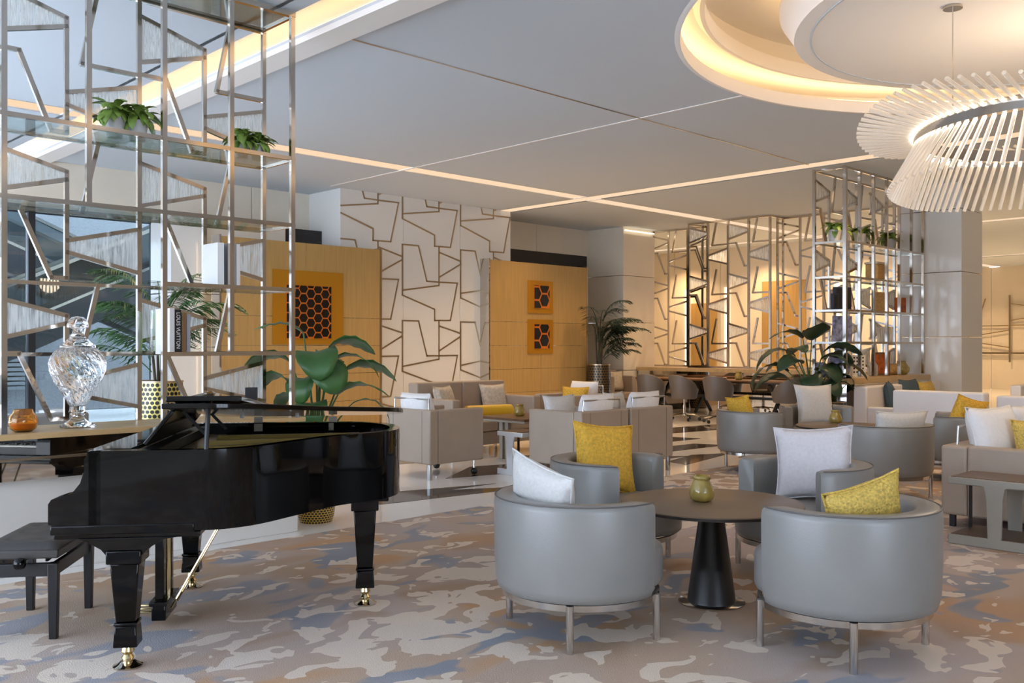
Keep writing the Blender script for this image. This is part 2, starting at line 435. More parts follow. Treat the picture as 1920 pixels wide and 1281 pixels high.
slot(12.5 + SL, 20.7 - SL, 10.89 - SL, 10.89 + SL); slot(20.7 + SL, 28.9 - SL, 10.89 - SL, 10.89 + SL); slot(28.9 + SL, XMAX, 10.89 - SL, 10.89 + SL)
# long cove beside the screen: channel, hidden strip and white lip
wbox('cove_top', 3.7, 4.5, YMIN, YB, CEIL + .22, CEIL + .25, 'ceiling_trim', ceil)
wbox('cove_cheek', 3.68, 3.72, YMIN, YB, CEIL, CEIL + .25, 'ceiling_trim', ceil)
wbox('cove_cheek', 4.46, 4.5, YMIN, YB, CEIL, CEIL + .25, 'ceiling_trim', ceil)
wbox('cove_ledge', 4.2, 4.46, YMIN, YB, CEIL - .05, CEIL + .0, 'ceiling_trim', ceil)
wbox('light_strip', 4.26, 4.32, YMIN, YB, CEIL + .045, CEIL + .07, 'strip_glow', ceil)
# thin linear diffusers
t1 = MB().box(8.455, 8.485, 5.23, YB - 1.0, CEIL - .006, CEIL + .01).build('trim_1', 'ceiling_trim'); struct(t1)
t2 = MB().box(4.3, 12.38, 6.58, 6.60, CEIL - .006, CEIL + .01).build('trim_2', 'steel'); struct(t2)
# round cove: lip, lit ring, step, upper ceiling and the hanging disc
def ring(prof, name, m, n=96):
    o = MB().lathe(prof, n, RX, RY, closed=True).build(name, m, ceil, smooth=35); return o
ring([(3.065, 4.042), (3.10, 4.042), (3.30, 4.17), (3.065, 4.17)], 'cove_lip', 'ceiling_trim')
ring([(3.10, 4.36), (3.62, 4.36), (3.62, 4.08), (3.66, 4.08), (3.66, 4.40), (2.86, 4.40), (2.86, 4.30), (2.90, 4.30), (2.96, 4.36)], 'cove_ring', 'ceiling_trim')
ring([(2.86, 4.40), (3.05, 4.40), (3.05, 4.66), (3.0, 4.66), (3.0, 4.44), (2.86, 4.44)], 'cove_step', 'ceiling_trim')
MB().lathe([(3.05, 4.66), (3.05, 4.70)], 96, RX, RY).build('dome_ceiling', 'ceiling_trim', ceil)
ring([(3.16, 4.175), (3.24, 4.175), (3.24, 4.20), (3.16, 4.20)], 'light_strip', 'cove_glow')
ring([(2.10, 4.33), (2.16, 4.33), (2.16, 4.36), (2.10, 4.36)], 'light_strip', 'cove_glow')
MB().lathe([(1.98, 4.06), (1.99, 4.05), (2.12, 4.05), (2.12, 4.075), (2.24, 4.26), (2.24, 4.32), (2.0, 4.32), (1.2, 4.4), (1.2, 4.66)][2:] , 96, RX, RY).build('ceiling_disc', 'ceiling_trim', ceil, smooth=35)
ring([(1.975, 4.044), (1.99, 4.044), (1.99, 4.052), (1.975, 4.052)], 'disc_groove', 'ceiling')
# ---- outer shell walls out of view
wl = sempty('wall_left')          # tall window wall beside the pianist, daylight comes in here
for y in (-7.0, 0.9): pass
MB().box(XMIN - .2, XMIN, YMIN, 1.2, 0, CEIL).build('wall_panel', 'wall_cream', wl)
MB().box(XMIN - .2, XMIN, 1.2, YB, 3.7, CEIL).build('wall_panel', 'wall_cream', wl)
for k in range(8):
    y = 1.2 + k * 1.78
    MB().box(XMIN - .15, XMIN, y, y + .08, 0, 3.7).build('mullion', 'mullion', wl)
wf = sempty('wall_front')         # windows behind the photographer
MB().box(2.4, XMAX, YMIN - .2, YMIN, 0, CEIL).build('wall_panel', 'wall_cream', wf); MB().box(XMIN, -2.5, YMIN - .2, YMIN, 0, CEIL).build('wall_panel', 'wall_cream', wf)
MB().box(-2.5, 2.4, YMIN - .2, YMIN, 3.7, CEIL).build('wall_panel', 'wall_cream', wf)
for k in range(4): MB().box(-2.5 + k * 1.6, -2.42 + k * 1.6, YMIN - .15, YMIN, 0, 3.7).build('mullion', 'mullion', wf)
# ---- back wall: cream band over glazing on the left, soffit and piers to the right
wb = sempty('wall_back')
for x0, x1 in ((XMIN, 2.4), (2.4, 5.0), (5.0, 7.6), (7.6, 8.75)):
    MB().box(x0 + .006, x1 - .006, YB, YB + .2, 3.38, CEIL).build('wall_panel', 'wall_cream', wb, bevel=.004)
for x0, x1 in ((12.5, 14.3), (14.3, 16.0)):
    MB().box(x0 + .006, x1 - .006, YB, YB + .2, 3.47, CEIL).build('wall_panel', 'wall_cream', wb, bevel=.004)
MB().box(12.5, 16.0, YB + .01, YB + .3, 0, 3.47).build('dark_glazing', 'dark_void', wb)
# white pier with LED edge left of the first wooden panel
for z0, z1 in ((0, .62), (.63, 1.42), (1.43, 2.22), (2.23, 3.38)):
    MB().box(5.92, 6.42, 13.2, 13.9, z0, z1).build('stone_panel', 'column_panel', wb, bevel=.004)
    MB().box(6.47, 7.9, 13.35, 13.9, z0, z1).build('stone_panel', 'wall_cream', wb, bevel=.004)
wbox('light_strip', 6.42, 6.47, 13.4, 13.43, 0, 3.36, 'led_glow', wb)
MB().box(7.9, 8.70, 13.5, 13.9, 0, 3.38).build('dark_glazing', 'dark_void', wb)
# stone pier right of the second panel
for z0, z1 in ((0, .9), (.91, 1.95), (1.96, 2.98), (2.99, 3.9)):
    MB().box(15.93, 17.05, 12.84, 13.9, z0, z1).build('stone_panel', 'column_panel' if z0 == -1 else 'wall_cream', wb, bevel=.004)
MB().box(15.96, 17.03, 12.87, 13.9, 3.9, CEIL).build('stone_panel', 'wall_cream', wb)
wbox('light_strip', 15.97, 17.0, 12.81, 12.84, 3.965, 3.985, 'led_glow', wb)
# ---- glazing with black mullions, escalators outside
for k, x in enumerate((-4.6, -2.84, -1.08, .68, 2.44, 4.2, 5.95)):
    MB().box(x, x + .09, YB - .02, YB + .12, 0, 3.38).build('mullion', 'mullion', wb)
    if x > 0:
        w_ = MB().box(x + .09, x + 1.75 if x < 5 else 5.95, YB + .04, YB + .06, 0, 3.38) if x < 5 else None
        if w_:
            o = w_.build('window_%d' % (k - 2), 'glass_window'); struct(o)
MB().box(XMIN, 5.95, YB - .02, YB + .12, 3.30, 3.38).build('mullion', 'mullion', wb)
# ---- feature wall (pier) with metal inlays
PX0, PX1, PY = 8.68, 12.60, 12.95
wfe = sempty('wall_feature')
for k in range(3):
    a = PX0 + (PX1 - PX0) * k / 3; c = PX0 + (PX1 - PX0) * (k + 1) / 3
    MB().box(a + .003, c - .003, PY, 13.9, 0, CEIL).build('stone_panel', 'column_panel', wfe, bevel=.003)
PT = [((0, 1), (0, .337)), ((0, 1), (.267, 1)), ((.267, 1), (.407, .537)), ((.407, .537), (.615, .535)), ((.615, 1.0), (.615, .49)),
      ((0, .40), (.615, .49)), ((0, .337), (.54, .165)), ((.54, .165), (.54, .015)), ((.54, .015), (.815, .02)), ((.815, .02), (.94, .537)),
      ((.615, .535), (.94, .537)), ((.615, .94), (1, .84)), ((1, .80), (.615, .60)), ((.615, .015), (.615, 0))]
def clip(a, b, x0, x1, z0, z1):
    t0, t1 = 0.0, 1.0; dx, dz = b[0] - a[0], b[1] - a[1]
    for p, q in ((-dx, a[0] - x0), (dx, x1 - a[0]), (-dz, a[1] - z0), (dz, z1 - a[1])):
        if abs(p) < 1e-9:
            if q < 0: return None
        else:
            t = q / p
            if p < 0: t0 = max(t0, t)
            else: t1 = min(t1, t)
    if t1 - t0 < .01: return None
    return ((a[0] + dx * t0, a[1] + dz * t0), (a[0] + dx * t1, a[1] + dz * t1))
for cx in (-.07, 1.28, 2.63):
    for cz in (-.785, .55, 1.88, 3.215):
        for a, b in PT:
            s_ = clip((cx + a[0] * 1.35, cz + a[1] * 1.335), (cx + b[0] * 1.35, cz + b[1] * 1.335), 0.01, PX1 - PX0 - .01, 0, CEIL)
            if s_:
                strip('metal_inlay', (PX0 + s_[0][0], PY - .002, s_[0][1]), (PX0 + s_[1][0], PY - .002, s_[1][1]), .026, .012, 'brass', wfe, (0, 1, 0), .02)
# ---- right column with joints and mirrored base
wc = sempty('wall_column')
for z0, z1 in ((.42, 1.58), (1.59, 2.62), (2.63, 3.62), (3.63, CEIL)):
    MB().box(15.36, 16.26, 5.56, 6.55, z0, z1).build('stone_panel', 'column_panel', wc, bevel=.004)
MB().box(15.34, 16.28, 5.54, 6.57, 0, .42).build('mirror_base', 'mirror', wc)
# ---- warm rooms beyond
wr = sempty('wall_right')
for k in range(6):
    y0 = 8.0 + k * 1.5
    MB().box(21.5, 21.7, y0 + .005, y0 + 1.495, 0, CEIL).build('wall_panel', 'wall_cream', wr, bevel=.004)
MB().box(21.42, 21.5, 11.5, 12.7, 0, 3.1).build('wood_leaf', 'wood_gold', wr)
MB().box(21.42, 21.5, 14.1, 14.9, 0, 2.6).build('wood_leaf', 'wood_gold', wr)
for y in (10.62, 14.98, 13.72): wbox('light_strip', 21.44, 21.5, y, y + .12, .5, 3.0, 'led_glow', wr)
wz = sempty('wall_far')
for k in range(16):
    y0 = -7 + k * 1.5
    MB().box(33.0, 33.2, y0 + .005, y0 + 1.495, 0, CEIL).build('wall_panel', 'wall_cream', wz)
MB().box(XMIN, XMAX, 17.0, 17.2, 0, CEIL).build('wall_rear', 'wall_cream', None) if False else None
wq = MB().box(17.05, XMAX, 17.0, 17.2, 0, CEIL).build('wall_rear', 'wall_cream'); struct(wq)
wx = MB().box(16.9, 17.04, 13.9, 17.0, 0, CEIL + 1.0).build('wall_side', 'wall_cream'); struct(wx)
# ================================================================= lattice screens
TILE = [((.5, .04), (.5, .775)), ((0, .905), (.5, .775)), ((0, .59), (.5, .72)), ((0, .508), (.2, .508)), ((.2, .508), (.4, .04)),
        ((.4, .04), (.5, .04)), ((.71, 1), (.6, .5)), ((.6, .5), (1, .5)), ((.5, .30), (1, .42)), ((.5, .22), (1, .10))]
FILL = [[(0, .905), (.5, .775), (.5, .72), (0, .59)], [(.5, .30), (1, .42), (1, .10), (.5, .22)]]
def lattice(par, o, ux, ntile, tw, secs, w=.028, dp=.028, m='chrome', fill=True, x0=None, x1=None, skip=()):
    """o: origin; ux: unit vector of the run in plan; secs: [(z0,z1)]"""
    ux = Vector((*ux, 0)); o = Vector(o); nrm = Vector((ux.y, -ux.x, 0))
    P = lambda x, z: (o.x + ux.x * x, o.y + ux.y * x, z)
    x0 = 0 if x0 is None else x0; x1 = ntile * tw if x1 is None else x1
    for si, (z0, z1) in enumerate(secs):
        H = z1 - z0
        for k in range(-1, ntile + 1):
            for bi, (a, b) in enumerate(TILE):
                s_ = clip(((k + a[0]) * tw, z0 + a[1] * H), ((k + b[0]) * tw, z0 + b[1] * H), x0, x1, z0, z1)
                if s_: strip('bar', P(*s_[0]), P(*s_[1]), w, dp, m, par, nrm, w * .6)
            if fill:
                for fi, q in enumerate(FILL):
                    pts = [((k + x) * tw, z0 + z * H) for x, z in q]
                    pts = clip_poly(pts, x0, x1)
                    if len(pts) >= 3:
                        b = MB(); n = len(pts)
                        f = nrm * .004
                        vs = [tuple(Vector(P(*p)) + f) for p in pts] + [tuple(Vector(P(*p)) - f) for p in pts]
                        b.add(vs, [tuple(range(n)), tuple(reversed(range(n, 2 * n)))] + [(i, (i + 1) % n, n + (i + 1) % n, n + i) for i in range(n)])
                        b.build('ribbed_pane', 'glass_ribbed', par)
def clip_poly(p, x0, x1):
    for lim, sgn in ((x0, 1), (x1, -1)):
        r = []
        for i in range(len(p)):
            a, b = p[i - 1], p[i]; ia, ib = (a[0] - lim) * sgn >= 0, (b[0] - lim) * sgn >= 0
            if ia != ib:
                t = (lim - a[0]) / (b[0] - a[0]); r.append((lim, a[1] + (b[1] - a[1]) * t))
            if ib: r.append(b)
        p = r
        if not p: break
    return p
def vpost(par, x, y, z0, z1, w=.032, m='chrome'): return wbox('post', x - w / 2, x + w / 2, y - w / 2, y + w / 2, z0, z1, m, par)
def rail(par, x0, x1, y0, y1, z, w=.03, m='chrome'):
    if x0 == x1: return wbox('rail', x0 - w / 2, x0 + w / 2, y0, y1, z - w / 2, z + w / 2, m, par)
    return wbox('rail', x0, x1, y0 - w / 2, y0 + w / 2, z - w / 2, z + w / 2, m, par)
# ---- big shelving screen behind the piano
SY0, SY1 = 6.34, 6.84
ZS = [.897, 1.39, 1.88, 2.38, 2.895, 3.99]
FX = [.76, 1.27, 1.775, 2.285, 2.795, 3.30, 3.81]
sc = thing('shelving_screen', 'tall polished metal lattice shelving screen standing on a mirrored plinth behind the piano', 'screen')
for i, x in enumerate(FX):
    zb = {2: .9, 0: .9, 4: .9, 6: .9, 1: 2.38, 3: 2.38, 5: 1.39}[i]
    vpost(sc, x, SY0, zb, 4.03, .034)
for x in (.785, 1.805, 2.825, 3.845): vpost(sc, x, SY1, .9, 4.03)
for z in (2.38, 2.895): rail(sc, .76, 3.81, SY0, SY0, z); rail(sc, .785, 3.845, SY1, SY1, z, .026)
for z in (1.39, 1.88): rail(sc, 2.795, 3.81, SY0, SY0, z); rail(sc, .785, 3.845, SY1, SY1, z, .026)
rail(sc, .76, 3.83, SY0, SY0, 4.01, .04); rail(sc, .785, 3.86, SY1, SY1, 4.01, .04)
for z in (1.39, 1.88, 2.38, 2.895, 4.01): rail(sc, 3.828, 3.828, SY0, SY1, z, .026)
lattice(sc, (.785, SY1, 0), (1, 0), 3, 1.02, [(.9, 1.88), (1.88, 2.895), (2.895, 3.99)], .03, .03)
for z, a in ((2.88, .78), (2.365, .78), (1.865, 2.8), (1.375, 2.8)):
    wbox('glass_shelf', a, 3.82, SY0 + .02, SY1 - .02, z, z + .012, 'glass_clear', sc)
wbox('glass_shelf', .78, 3.82, SY0 + .02, SY1 - .02, 4.0, 4.012, 'glass_clear', sc)
# plinth
pl = thing('plinth', 'long white plinth with a bronze-mirror band and pale stone top under the shelving screen', 'plinth')
MB().box(-1.0, 3.87, 6.36, 6.86, .0, .60).build('base', 'column_panel', pl, bevel=.003)
MB().box(-1.0, 3.89, 6.30, 6.90, .605, .86).build('mirror_band', 'mirror', pl)
MB().box(-1.0, 3.90, 6.29, 6.91, .86, .897).build('top', 'plinth_wood', pl, bevel=.003)
wbox('trim_strip', -1.0, 3.895, 6.285, 6.30, .73, .745, 'brass', pl)
# ---- right rack
QY0, QY1, QX0, QX1 = 6.13, 6.60, 12.57, 15.28
rk = thing('shelving_rack', 'polished metal lattice display rack with stacked shelves beside the stone column', 'rack')
nfx = 6
rx = [QX0 + (QX1 - QX0) * i / nfx for i in range(nfx + 1)]
for i, x in enumerate(rx): vpost(rk, x, QY0, 1.0 if i not in (5,) else 1.49, 4.0, .04 if i else .05)
for x in (QX0, (QX0 + QX1) / 2, QX1): vpost(rk, x, QY1, 1.0, 4.0, .04)
for z in (1.49, 1.95, 2.43, 2.93, 3.98):
    rail(rk, QX0, QX1, QY0, QY0, z, .032); rail(rk, QX0, QX1, QY1, QY1, z, .028); rail(rk, QX0, QX0, QY0, QY1, z, .03); rail(rk, QX1, QX1, QY0, QY1, z, .03)
    if z < 3.9: wbox('glass_shelf', QX0 + .02, QX1 - .02, QY0 + .02, QY1 - .02, z + .0, z + .012, 'glass_clear', rk)
lattice(rk, (QX0, QY1, 0), (1, 0), 3, (QX1 - QX0) / 3, [(1.0, 1.95), (1.95, 2.93), (2.93, 3.96)], .034, .028)
pr = thing('plinth', 'mirrored plinth with a warm-lit wooden ledge under the display rack', 'plinth')
MB().box(12.45, 15.33, 6.05, 6.68, 0, .9).build('mirror_band', 'mirror', pr)
MB().box(12.43, 15.33, 6.03, 6.70, .9, .985).build('top', 'plinth_wood', pr, bevel=.003)
# ---- screens in front of the back room
scr = thing('lattice_screen', 'nearer of the two-layer metal lattice screens behind the long meeting table', 'screen', group=None)
def screen_y(par, X, Y0, Y1, z0, z1, cols, fill=True):
    n = cols
    for i in range(n + 1): vpost(par, X, Y0 + (Y1 - Y0) * i / n, z0, z1, .042)
    rail(par, X, X, min(Y0, Y1), max(Y0, Y1), z1 - .02, .04); rail(par, X, X, min(Y0, Y1), max(Y0, Y1), z0 + .02, .04)
    tw = abs(Y1 - Y0) / n * 2
    L = abs(Y1 - Y0); H = (z1 - z0) / 3
    lattice(par, (X, max(Y0, Y1), 0), (0, -1), int(math.ceil(n / 2)), tw, [(z0 + H * i, z0 + H * (i + 1)) for i in range(3)], .036, .03, 'chrome', fill, 0, L)
screen_y(scr, 16.5, 9.6, 11.52, .98, 4.04, 4)
rail(scr, 16.5, 17.0, 9.6, 9.6, 4.02, .036); rail(scr, 16.5, 17.0, 11.52, 11.52, 4.02, .036)
vpost(scr, 17.0, 9.6, .98, 4.04, .036); vpost(scr, 17.0, 11.52, .98, 4.04, .036)
sa = thing('lattice_screen', 'metal lattice screen joining the cream stone pier with the potted palm', 'screen')
screen_y(sa, 17.08, 11.45, 12.98, .98, 4.04, 3, False)
sb = thing('lattice_screen', 'metal lattice screen half hidden behind the display rack and its big plant', 'screen')
screen_y(sb, 17.05, 6.75, 9.75, .98, 4.04, 6, False)
pb = thing('plinth', 'long low mirrored counter carrying the lattice screens behind the meeting table', 'plinth')
MB().box(16.4, 17.3, 6.75, 12.8, 0, .90).build('mirror_band', 'mirror', pb)
MB().box(16.36, 17.32, 6.72, 12.82, .90, .975).build('top', 'plinth_wood', pb)
# far wall with thin metal lattice
fs = thing('lattice_screen', 'thin metal lattice on the far lit wall right of the stone column', 'screen')
lattice(fs, (32.9, 13.0, 0), (0, -1), 7, 2.6, [(1.2, 3.0)], .03, .03, 'brass', False)
for k in range(8): vpost(fs, 32.9, 13.0 - 2.6 * k, .9, 3.1, .05)
rail(fs, 32.9, 32.9, -5.2, 13.0, 1.2, .06)
# ================================================================= wooden panels with honeycomb art
def hexart(par, x0, x1, z0, z1, y, r, reflect_cells=()):
    """window x0..x1 z0..z1 on plane y (faces -Y): orange plate, dark cells proud of it clipped to the window"""
    wbox('orange_plate', x0, x1, y - .012, y, z0, z1, 'honey_orange', par)
    dx = r * 1.5; dz = r * math.sqrt(3); c = 0; rr = r * .86; n = 0
    i = 0
    x = x0 + r * .4
    while x < x1 + r:
        z = z0 + (dz / 2 if i % 2 else 0) + r * .2
        while z < z1 + r:
            p = [(x + rr * math.cos(k * PI / 3), z + rr * math.sin(k * PI / 3)) for k in range(6)]
            p = clip_poly(p, x0 + .004, x1 - .004)
            p = [(b_, a_) for a_, b_ in clip_poly([(b_, a_) for a_, b_ in p], z0 + .004, z1 - .004)] if p else p
            if p and len(p) >= 3:
                q = MB(); m_ = len(p)
                q.add([(a_, y - .02, b_) for a_, b_ in p] + [(a_, y - .012, b_) for a_, b_ in p],
                      [tuple(range(m_)), tuple(reversed(range(m_, 2 * m_)))] + [(k, (k + 1) % m_, m_ + (k + 1) % m_, m_ + k) for k in range(m_)])
                q.build('hex_cell', 'honey_orange' if n in reflect_cells else 'hex_black', par)
                n += 1
            z += dz
        x += dx; i += 1
def wood_panel(label, X0, X1, Y, art):
    t = thing('wood_panel', label, 'panel', (X0, Y, 0)); W = X1 - X0
    MB().box(.02, W - .02, .02, .22, 0, 3.05).build('core', 'mirror', t)
    zs = [.0, .55, 1.0, 1.45, 1.9, 3.06]
    for z0, z1 in zip(zs, zs[1:]):
        for xa, xb in ((0, W / 2), (W / 2, W)):
            MB().box(xa + .002, xb - .002, 0, .022, z0 + .003, z1 - .003).build('veneer_board', 'wood_gold', t, bevel=.002)
    MB().box(-.03, 0, -.004, .24, 0, 3.08).build('edge_trim', 'mirror', t); MB().box(W, W + .04, -.004, .24, 0, 3.08).build('edge_trim', 'brass', t)
    for xx in (-.028, W + .008): wbox('light_strip', xx, xx + .02, .235, .245, .05, 3.0, 'edge_glow', t)
    art(t); return t
def art_l(t):
    # frame px 510-643 ; window 535-619
    a, b = .83, 2.11
    wbox('gold_mount', a, b, -.02, 0, 1.47, 2.62, 'gold_board', t)
    hexart(t, 1.06, 1.87, 1.56, 2.39, -.02, .088)
wood_panel('gold veneered panel with one large honeycomb artwork behind the leafy plant', 6.46, 9.31, 12.71, art_l)
def art_r(t):
    for z0, z1 in ((2.08, 2.72), (1.29, 1.96)):
        wbox('gold_mount', .99, 1.70, -.02, 0, z0, z1, 'gold_board', t)
        hexart(t, 1.15, 1.58, z0 + .10, z1 - .09, -.02, .15, (5,) if z0 > 2 else ())  # one upper cell coloured orange to imitate a warm reflection
wood_panel('gold veneered panel with two small honeycomb artworks behind the grey armchairs', 11.83, 14.56, 12.71, art_r)
# ================================================================= outside: escalators and louvred wall
es = thing('escalator', 'glass-sided escalator rising to the right outside the window', 'escalator')
def esc(par, x0, z0, x1, z1, y, w):
    for yy in (y, y + w):
        a, b = Vector((x0, yy, z0)), Vector((x1, yy, z1))
        MB().bar(a, b, .12, .5).build('truss', 'escalator_dark', par)
        MB().bar(a + Vector((0, 0, .62)), b + Vector((0, 0, .62)), .02, .7).build('balustrade', 'glass_window', par)
        MB().bar(a + Vector((0, 0, 1.0)), b + Vector((0, 0, 1.0)), .09, .06).build('handrail', 'steel', par)
        MB().bar(a + Vector((0, 0, .3)), b + Vector((0, 0, .3)), .10, .05).build('skirt', 'steel', par)
    MB().bar((x0, y + w / 2, z0 - .1), (x1, y + w / 2, z1 - .1), w, .12).build('underside', 'escalator_steel', par)
esc(es, 2.0, .1, 9.0, 3.4, 17.2, 1.1)
e2 = thing('escalator', 'glass-sided escalator falling to the right outside the window', 'escalator')
esc(e2, 2.6, 4.3, 9.5, 1.4, 19.2, 1.1)
wo = sempty('wall_outside')
MB().box(5.2, 14, 22.0, 22.3, 0, 7).build('wall_panel', 'outside_wall', wo)
MB().box(2.0, 5.2, 22.0, 22.3, 0, 2.4).build('wall_panel', 'outside_wall', wo); MB().box(-24.0, 2.0, 22.0, 22.3, 0, 7).build('wall_panel', 'outside_wall', wo)  # far-left length is unseen, raised to keep bright sky out of chrome reflections
for k in range(14): wbox('louver_slat', 3.6, 6.6, 21.75, 21.95, .5 + k * .1, .57 + k * .1, 'louver', wo)
# ================================================================= grand piano
def catmull(pts, n=8, closed=False):
    out = []; m = len(pts)
    rng = range(m if closed else m - 1)
    for i in rng:
        p0 = pts[(i - 1) % m] if (closed or i > 0) else pts[i]; p1 = pts[i]; p2 = pts[(i + 1) % m]; p3 = pts[(i + 2) % m] if (closed or i < m - 2) else p2
        for k in range(n):
            t = k / n
            out.append(tuple(.5 * ((2 * b) + (-a + c) * t + (2 * a - 5 * b + 4 * c - d) * t * t + (-a + 3 * b - 3 * c + d) * t ** 3) for a, b, c, d in zip(p0, p1, p2, p3)))
    if not closed: out.append(tuple(pts[-1]))
    return out
PANG = R(-36.63)
pn = thing('grand_piano', 'glossy black baby grand piano with its lid slightly propped', 'piano', (2.09, 4.737, 0), PANG)
curve = catmull([(.30, -.75), (.42, -.735), (.56, -.64), (.72, -.42), (.88, -.20), (1.04, -.07), (1.15, .03), (1.215, .19), (1.21, .40), (1.14, .60), (1.0, .71), (.8, .75)], 6)
outl = [(-.15, -.75)] + curve + [(-.15, .75)]
def inset(poly, d):
    r = []; n = len(poly)
    for i in range(n):
        a, b, c = Vector(poly[i - 1]), Vector(poly[i]), Vector(poly[(i + 1) % n])
        n1 = Vector((-(b - a).y, (b - a).x)).normalized(); n2 = Vector((-(c - b).y, (c - b).x)).normalized()
        m_ = (n1 + n2); m_ = m_.normalized() / max(.4, m_.normalized().dot(n1)); r.append(tuple(b + m_ * d))
    return r
inn = inset(outl, .055)
RT, RB = .985, .625
n = len(outl); b = MB()
vs = [(*p, RB) for p in outl] + [(*p, RT) for p in outl] + [(*p, RT) for p in inn] + [(*p, RB) for p in inn]
fs = []
for i in range(n):
    j = (i + 1) % n
    if i == n - 1: continue
    fs += [(i, j, n + j, n + i), (n + i, n + j, 2 * n + j, 2 * n + i), (2 * n + i, 2 * n + j, 3 * n + j, 3 * n + i), (3 * n + i, 3 * n + j, j, i)]
fs += [(0, n, 2 * n, 3 * n), (n - 1, 2 * n - 1, 3 * n - 1, 4 * n - 1)]
b.add(vs, fs); b.build('rim', 'lacquer_black', pn, smooth=30)
MB().prism(inn, .66, .69).build('bottom_board', 'satin_black', pn)
MB().prism(inset(outl, .05), .875, .89).build('soundboard', 'soundboard', pn)
pl2 = inset(outl, .12)
ipl = MB().prism([(x, y) for x, y in pl2 if x > .12], .897, .915).build('iron_plate', 'iron_plate', pn)
for k in range(4):
    MB().bar((.2, -.5 + k * .3, .925), (.75 + .08 * k, -.18 + k * .22, .925), .03, .03).build('plate_strut', 'iron_plate', ipl)
for k in range(6): MB().lathe([(.028, .915), (.018, .92), (.018, .945), (.028, .95), (.028, .96)], 10, .98, .2 + k * .05).build('plate_bolt', 'brass_gold', ipl) if k == 0 else None
MB().box(.02, .09, -.69, .69, .69, .97).build('damper_rail', 'satin_black', pn, bevel=.004)
MB().box(.10, .20, -.69, .69, .90, .92).build('pin_block', 'iron_plate', pn)
# cheeks (arms) with the scooped profile
prof = [(-.155, .985), (-.158, .965), (-.17, .95), (-.168, .90), (-.185, .845), (-.22, .80), (-.27, .787), (-.305, .775), (-.318, .755), (-.318, .665), (-.30, .66), (-.30, .63), (-.10, .625), (-.10, .985)]
for y0, y1 in ((-.75, -.64), (.64, .75)):
    q = MB(); m_ = len(prof)
    q.add([(s_, y0, z) for s_, z in prof] + [(s_, y1, z) for s_, z in prof], [tuple(range(m_)), tuple(reversed(range(m_, 2 * m_)))] + [(i, m_ + i, m_ + (i + 1) % m_, (i + 1) % m_) for i in range(m_)])
    q.build('cheek', 'lacquer_black', pn, smooth=35)
MB().box(-.31, .30, -.755, .755, .618, .66).build('key_bed', 'lacquer_black', pn, bevel=.006)
MB().box(-.30, .32, -.735, .735, .595, .62).build('key_bed_moulding', 'lacquer_black', pn, bevel=.004)
MB().box(-.31, -.285, -.64, .64, .66, .715).build('key_slip', 'lacquer_black', pn, bevel=.004)
MB().box(-.125, -.10, -.64, .64, .72, .90).build('fall_board', 'lacquer_black', pn, bevel=.004)
kb = MB()
for k in range(52): kb.box(-.282, -.13, -.63 + k * .02423, -.63 + k * .02423 + .0232, .70, .722)
o = kb.build('white_keys', 'ivory', pn); o['kind'] = 'stuff'
kb = MB()
for k in range(51):
    if k % 7 not in (1, 4): kb.box(-.23, -.13, -.63 + (k + 1) * .02423 - .006, -.63 + (k + 1) * .02423 + .006, .722, .734)
o = kb.build('black_keys', 'lacquer_black', pn); o['kind'] = 'stuff'
MB().box(-.17, .0, -.64, .64, .965, .984).build('music_shelf', 'lacquer_black', pn, bevel=.003)
# music desk, tilted back, with ledge and strut
q = MB(); a = R(38)
def dk(u, v, w_=0): return (.015 + u * math.sin(a) + w_ * math.cos(a), v, .99 + u * math.cos(a) - w_ * math.sin(a))
dkp = [(0, -.50), (.20, -.48), (.255, -.42), (.265, -.30), (.265, .30), (.255, .42), (.20, .48), (0, .50)]
q.add([dk(u, v) for u, v in dkp] + [dk(u, v, .02) for u, v in dkp], [tuple(range(8)), tuple(reversed(range(8, 16)))] + [(i, (i + 1) % 8, 8 + (i + 1) % 8, 8 + i) for i in range(8)])
md = q.build('music_desk', 'lacquer_black', pn, bevel=.004)
MB().box(-.035, .03, -.40, .40, .986, 1.0).build('desk_ledge', 'lacquer_black', md, bevel=.003)
for y in (-.25, .25): MB().bar((.14, y, 1.13), (.27, y, .99), .012, .015).build('desk_strut', 'satin_black', md)
# lid: main lid hinged on the bass side and propped, front flap folded back on top
HY, HZ = .755, 1.02
TA = R(-5.6)
lid_root = D.objects.new('lid', None); 
def lidpt(x, y, z): 
    dy = y - HY
    return (x, HY + dy * math.cos(TA) - z * math.sin(TA), HZ + dy * math.sin(TA) + z * math.cos(TA))
lo = [(x, y) for x, y in inset(outl, -.02) if x >= .16]
lo = [(.16, lo[0][1])] + lo + [(.16, lo[-1][1])]
q = MB(); m_ = len(lo)
q.add([lidpt(x, y, 0) for x, y in lo] + [lidpt(x, y, .024) for x, y in lo], [tuple(range(m_)), tuple(reversed(range(m_, 2 * m_)))] + [(i, (i + 1) % m_, m_ + (i + 1) % m_, m_ + i) for i in range(m_)])
lid = q.build('lid', 'lacquer_black', pn, bevel=.004)
q = MB(); fp = [(.17, -.74), (.17, .74), (.50, .74), (.50, -.74)]
q.add([lidpt(x, y, .032) for x, y in fp] + [lidpt(x, y, .058) for x, y in fp], [(0, 1, 2, 3), (7, 6, 5, 4)] + [(i, (i + 1) % 4, 4 + (i + 1) % 4, 4 + i) for i in range(4)])
q.build('lid_flap', 'lacquer_black', lid, bevel=.005)
for x in (.36, .80): 
    MB().box(x, x + .05, .69, .70, .935, .98).build('hinge', 'steel', lid)
    MB().box(x, x + .05, .69, .70, .985, 1.02).build('hinge', 'steel', lid)
for x in (.3, .62): MB().lathe([(.012, 1.02), (.012, 1.05)], 8, x, .62).build('lid_bumper', 'ivory', lid)
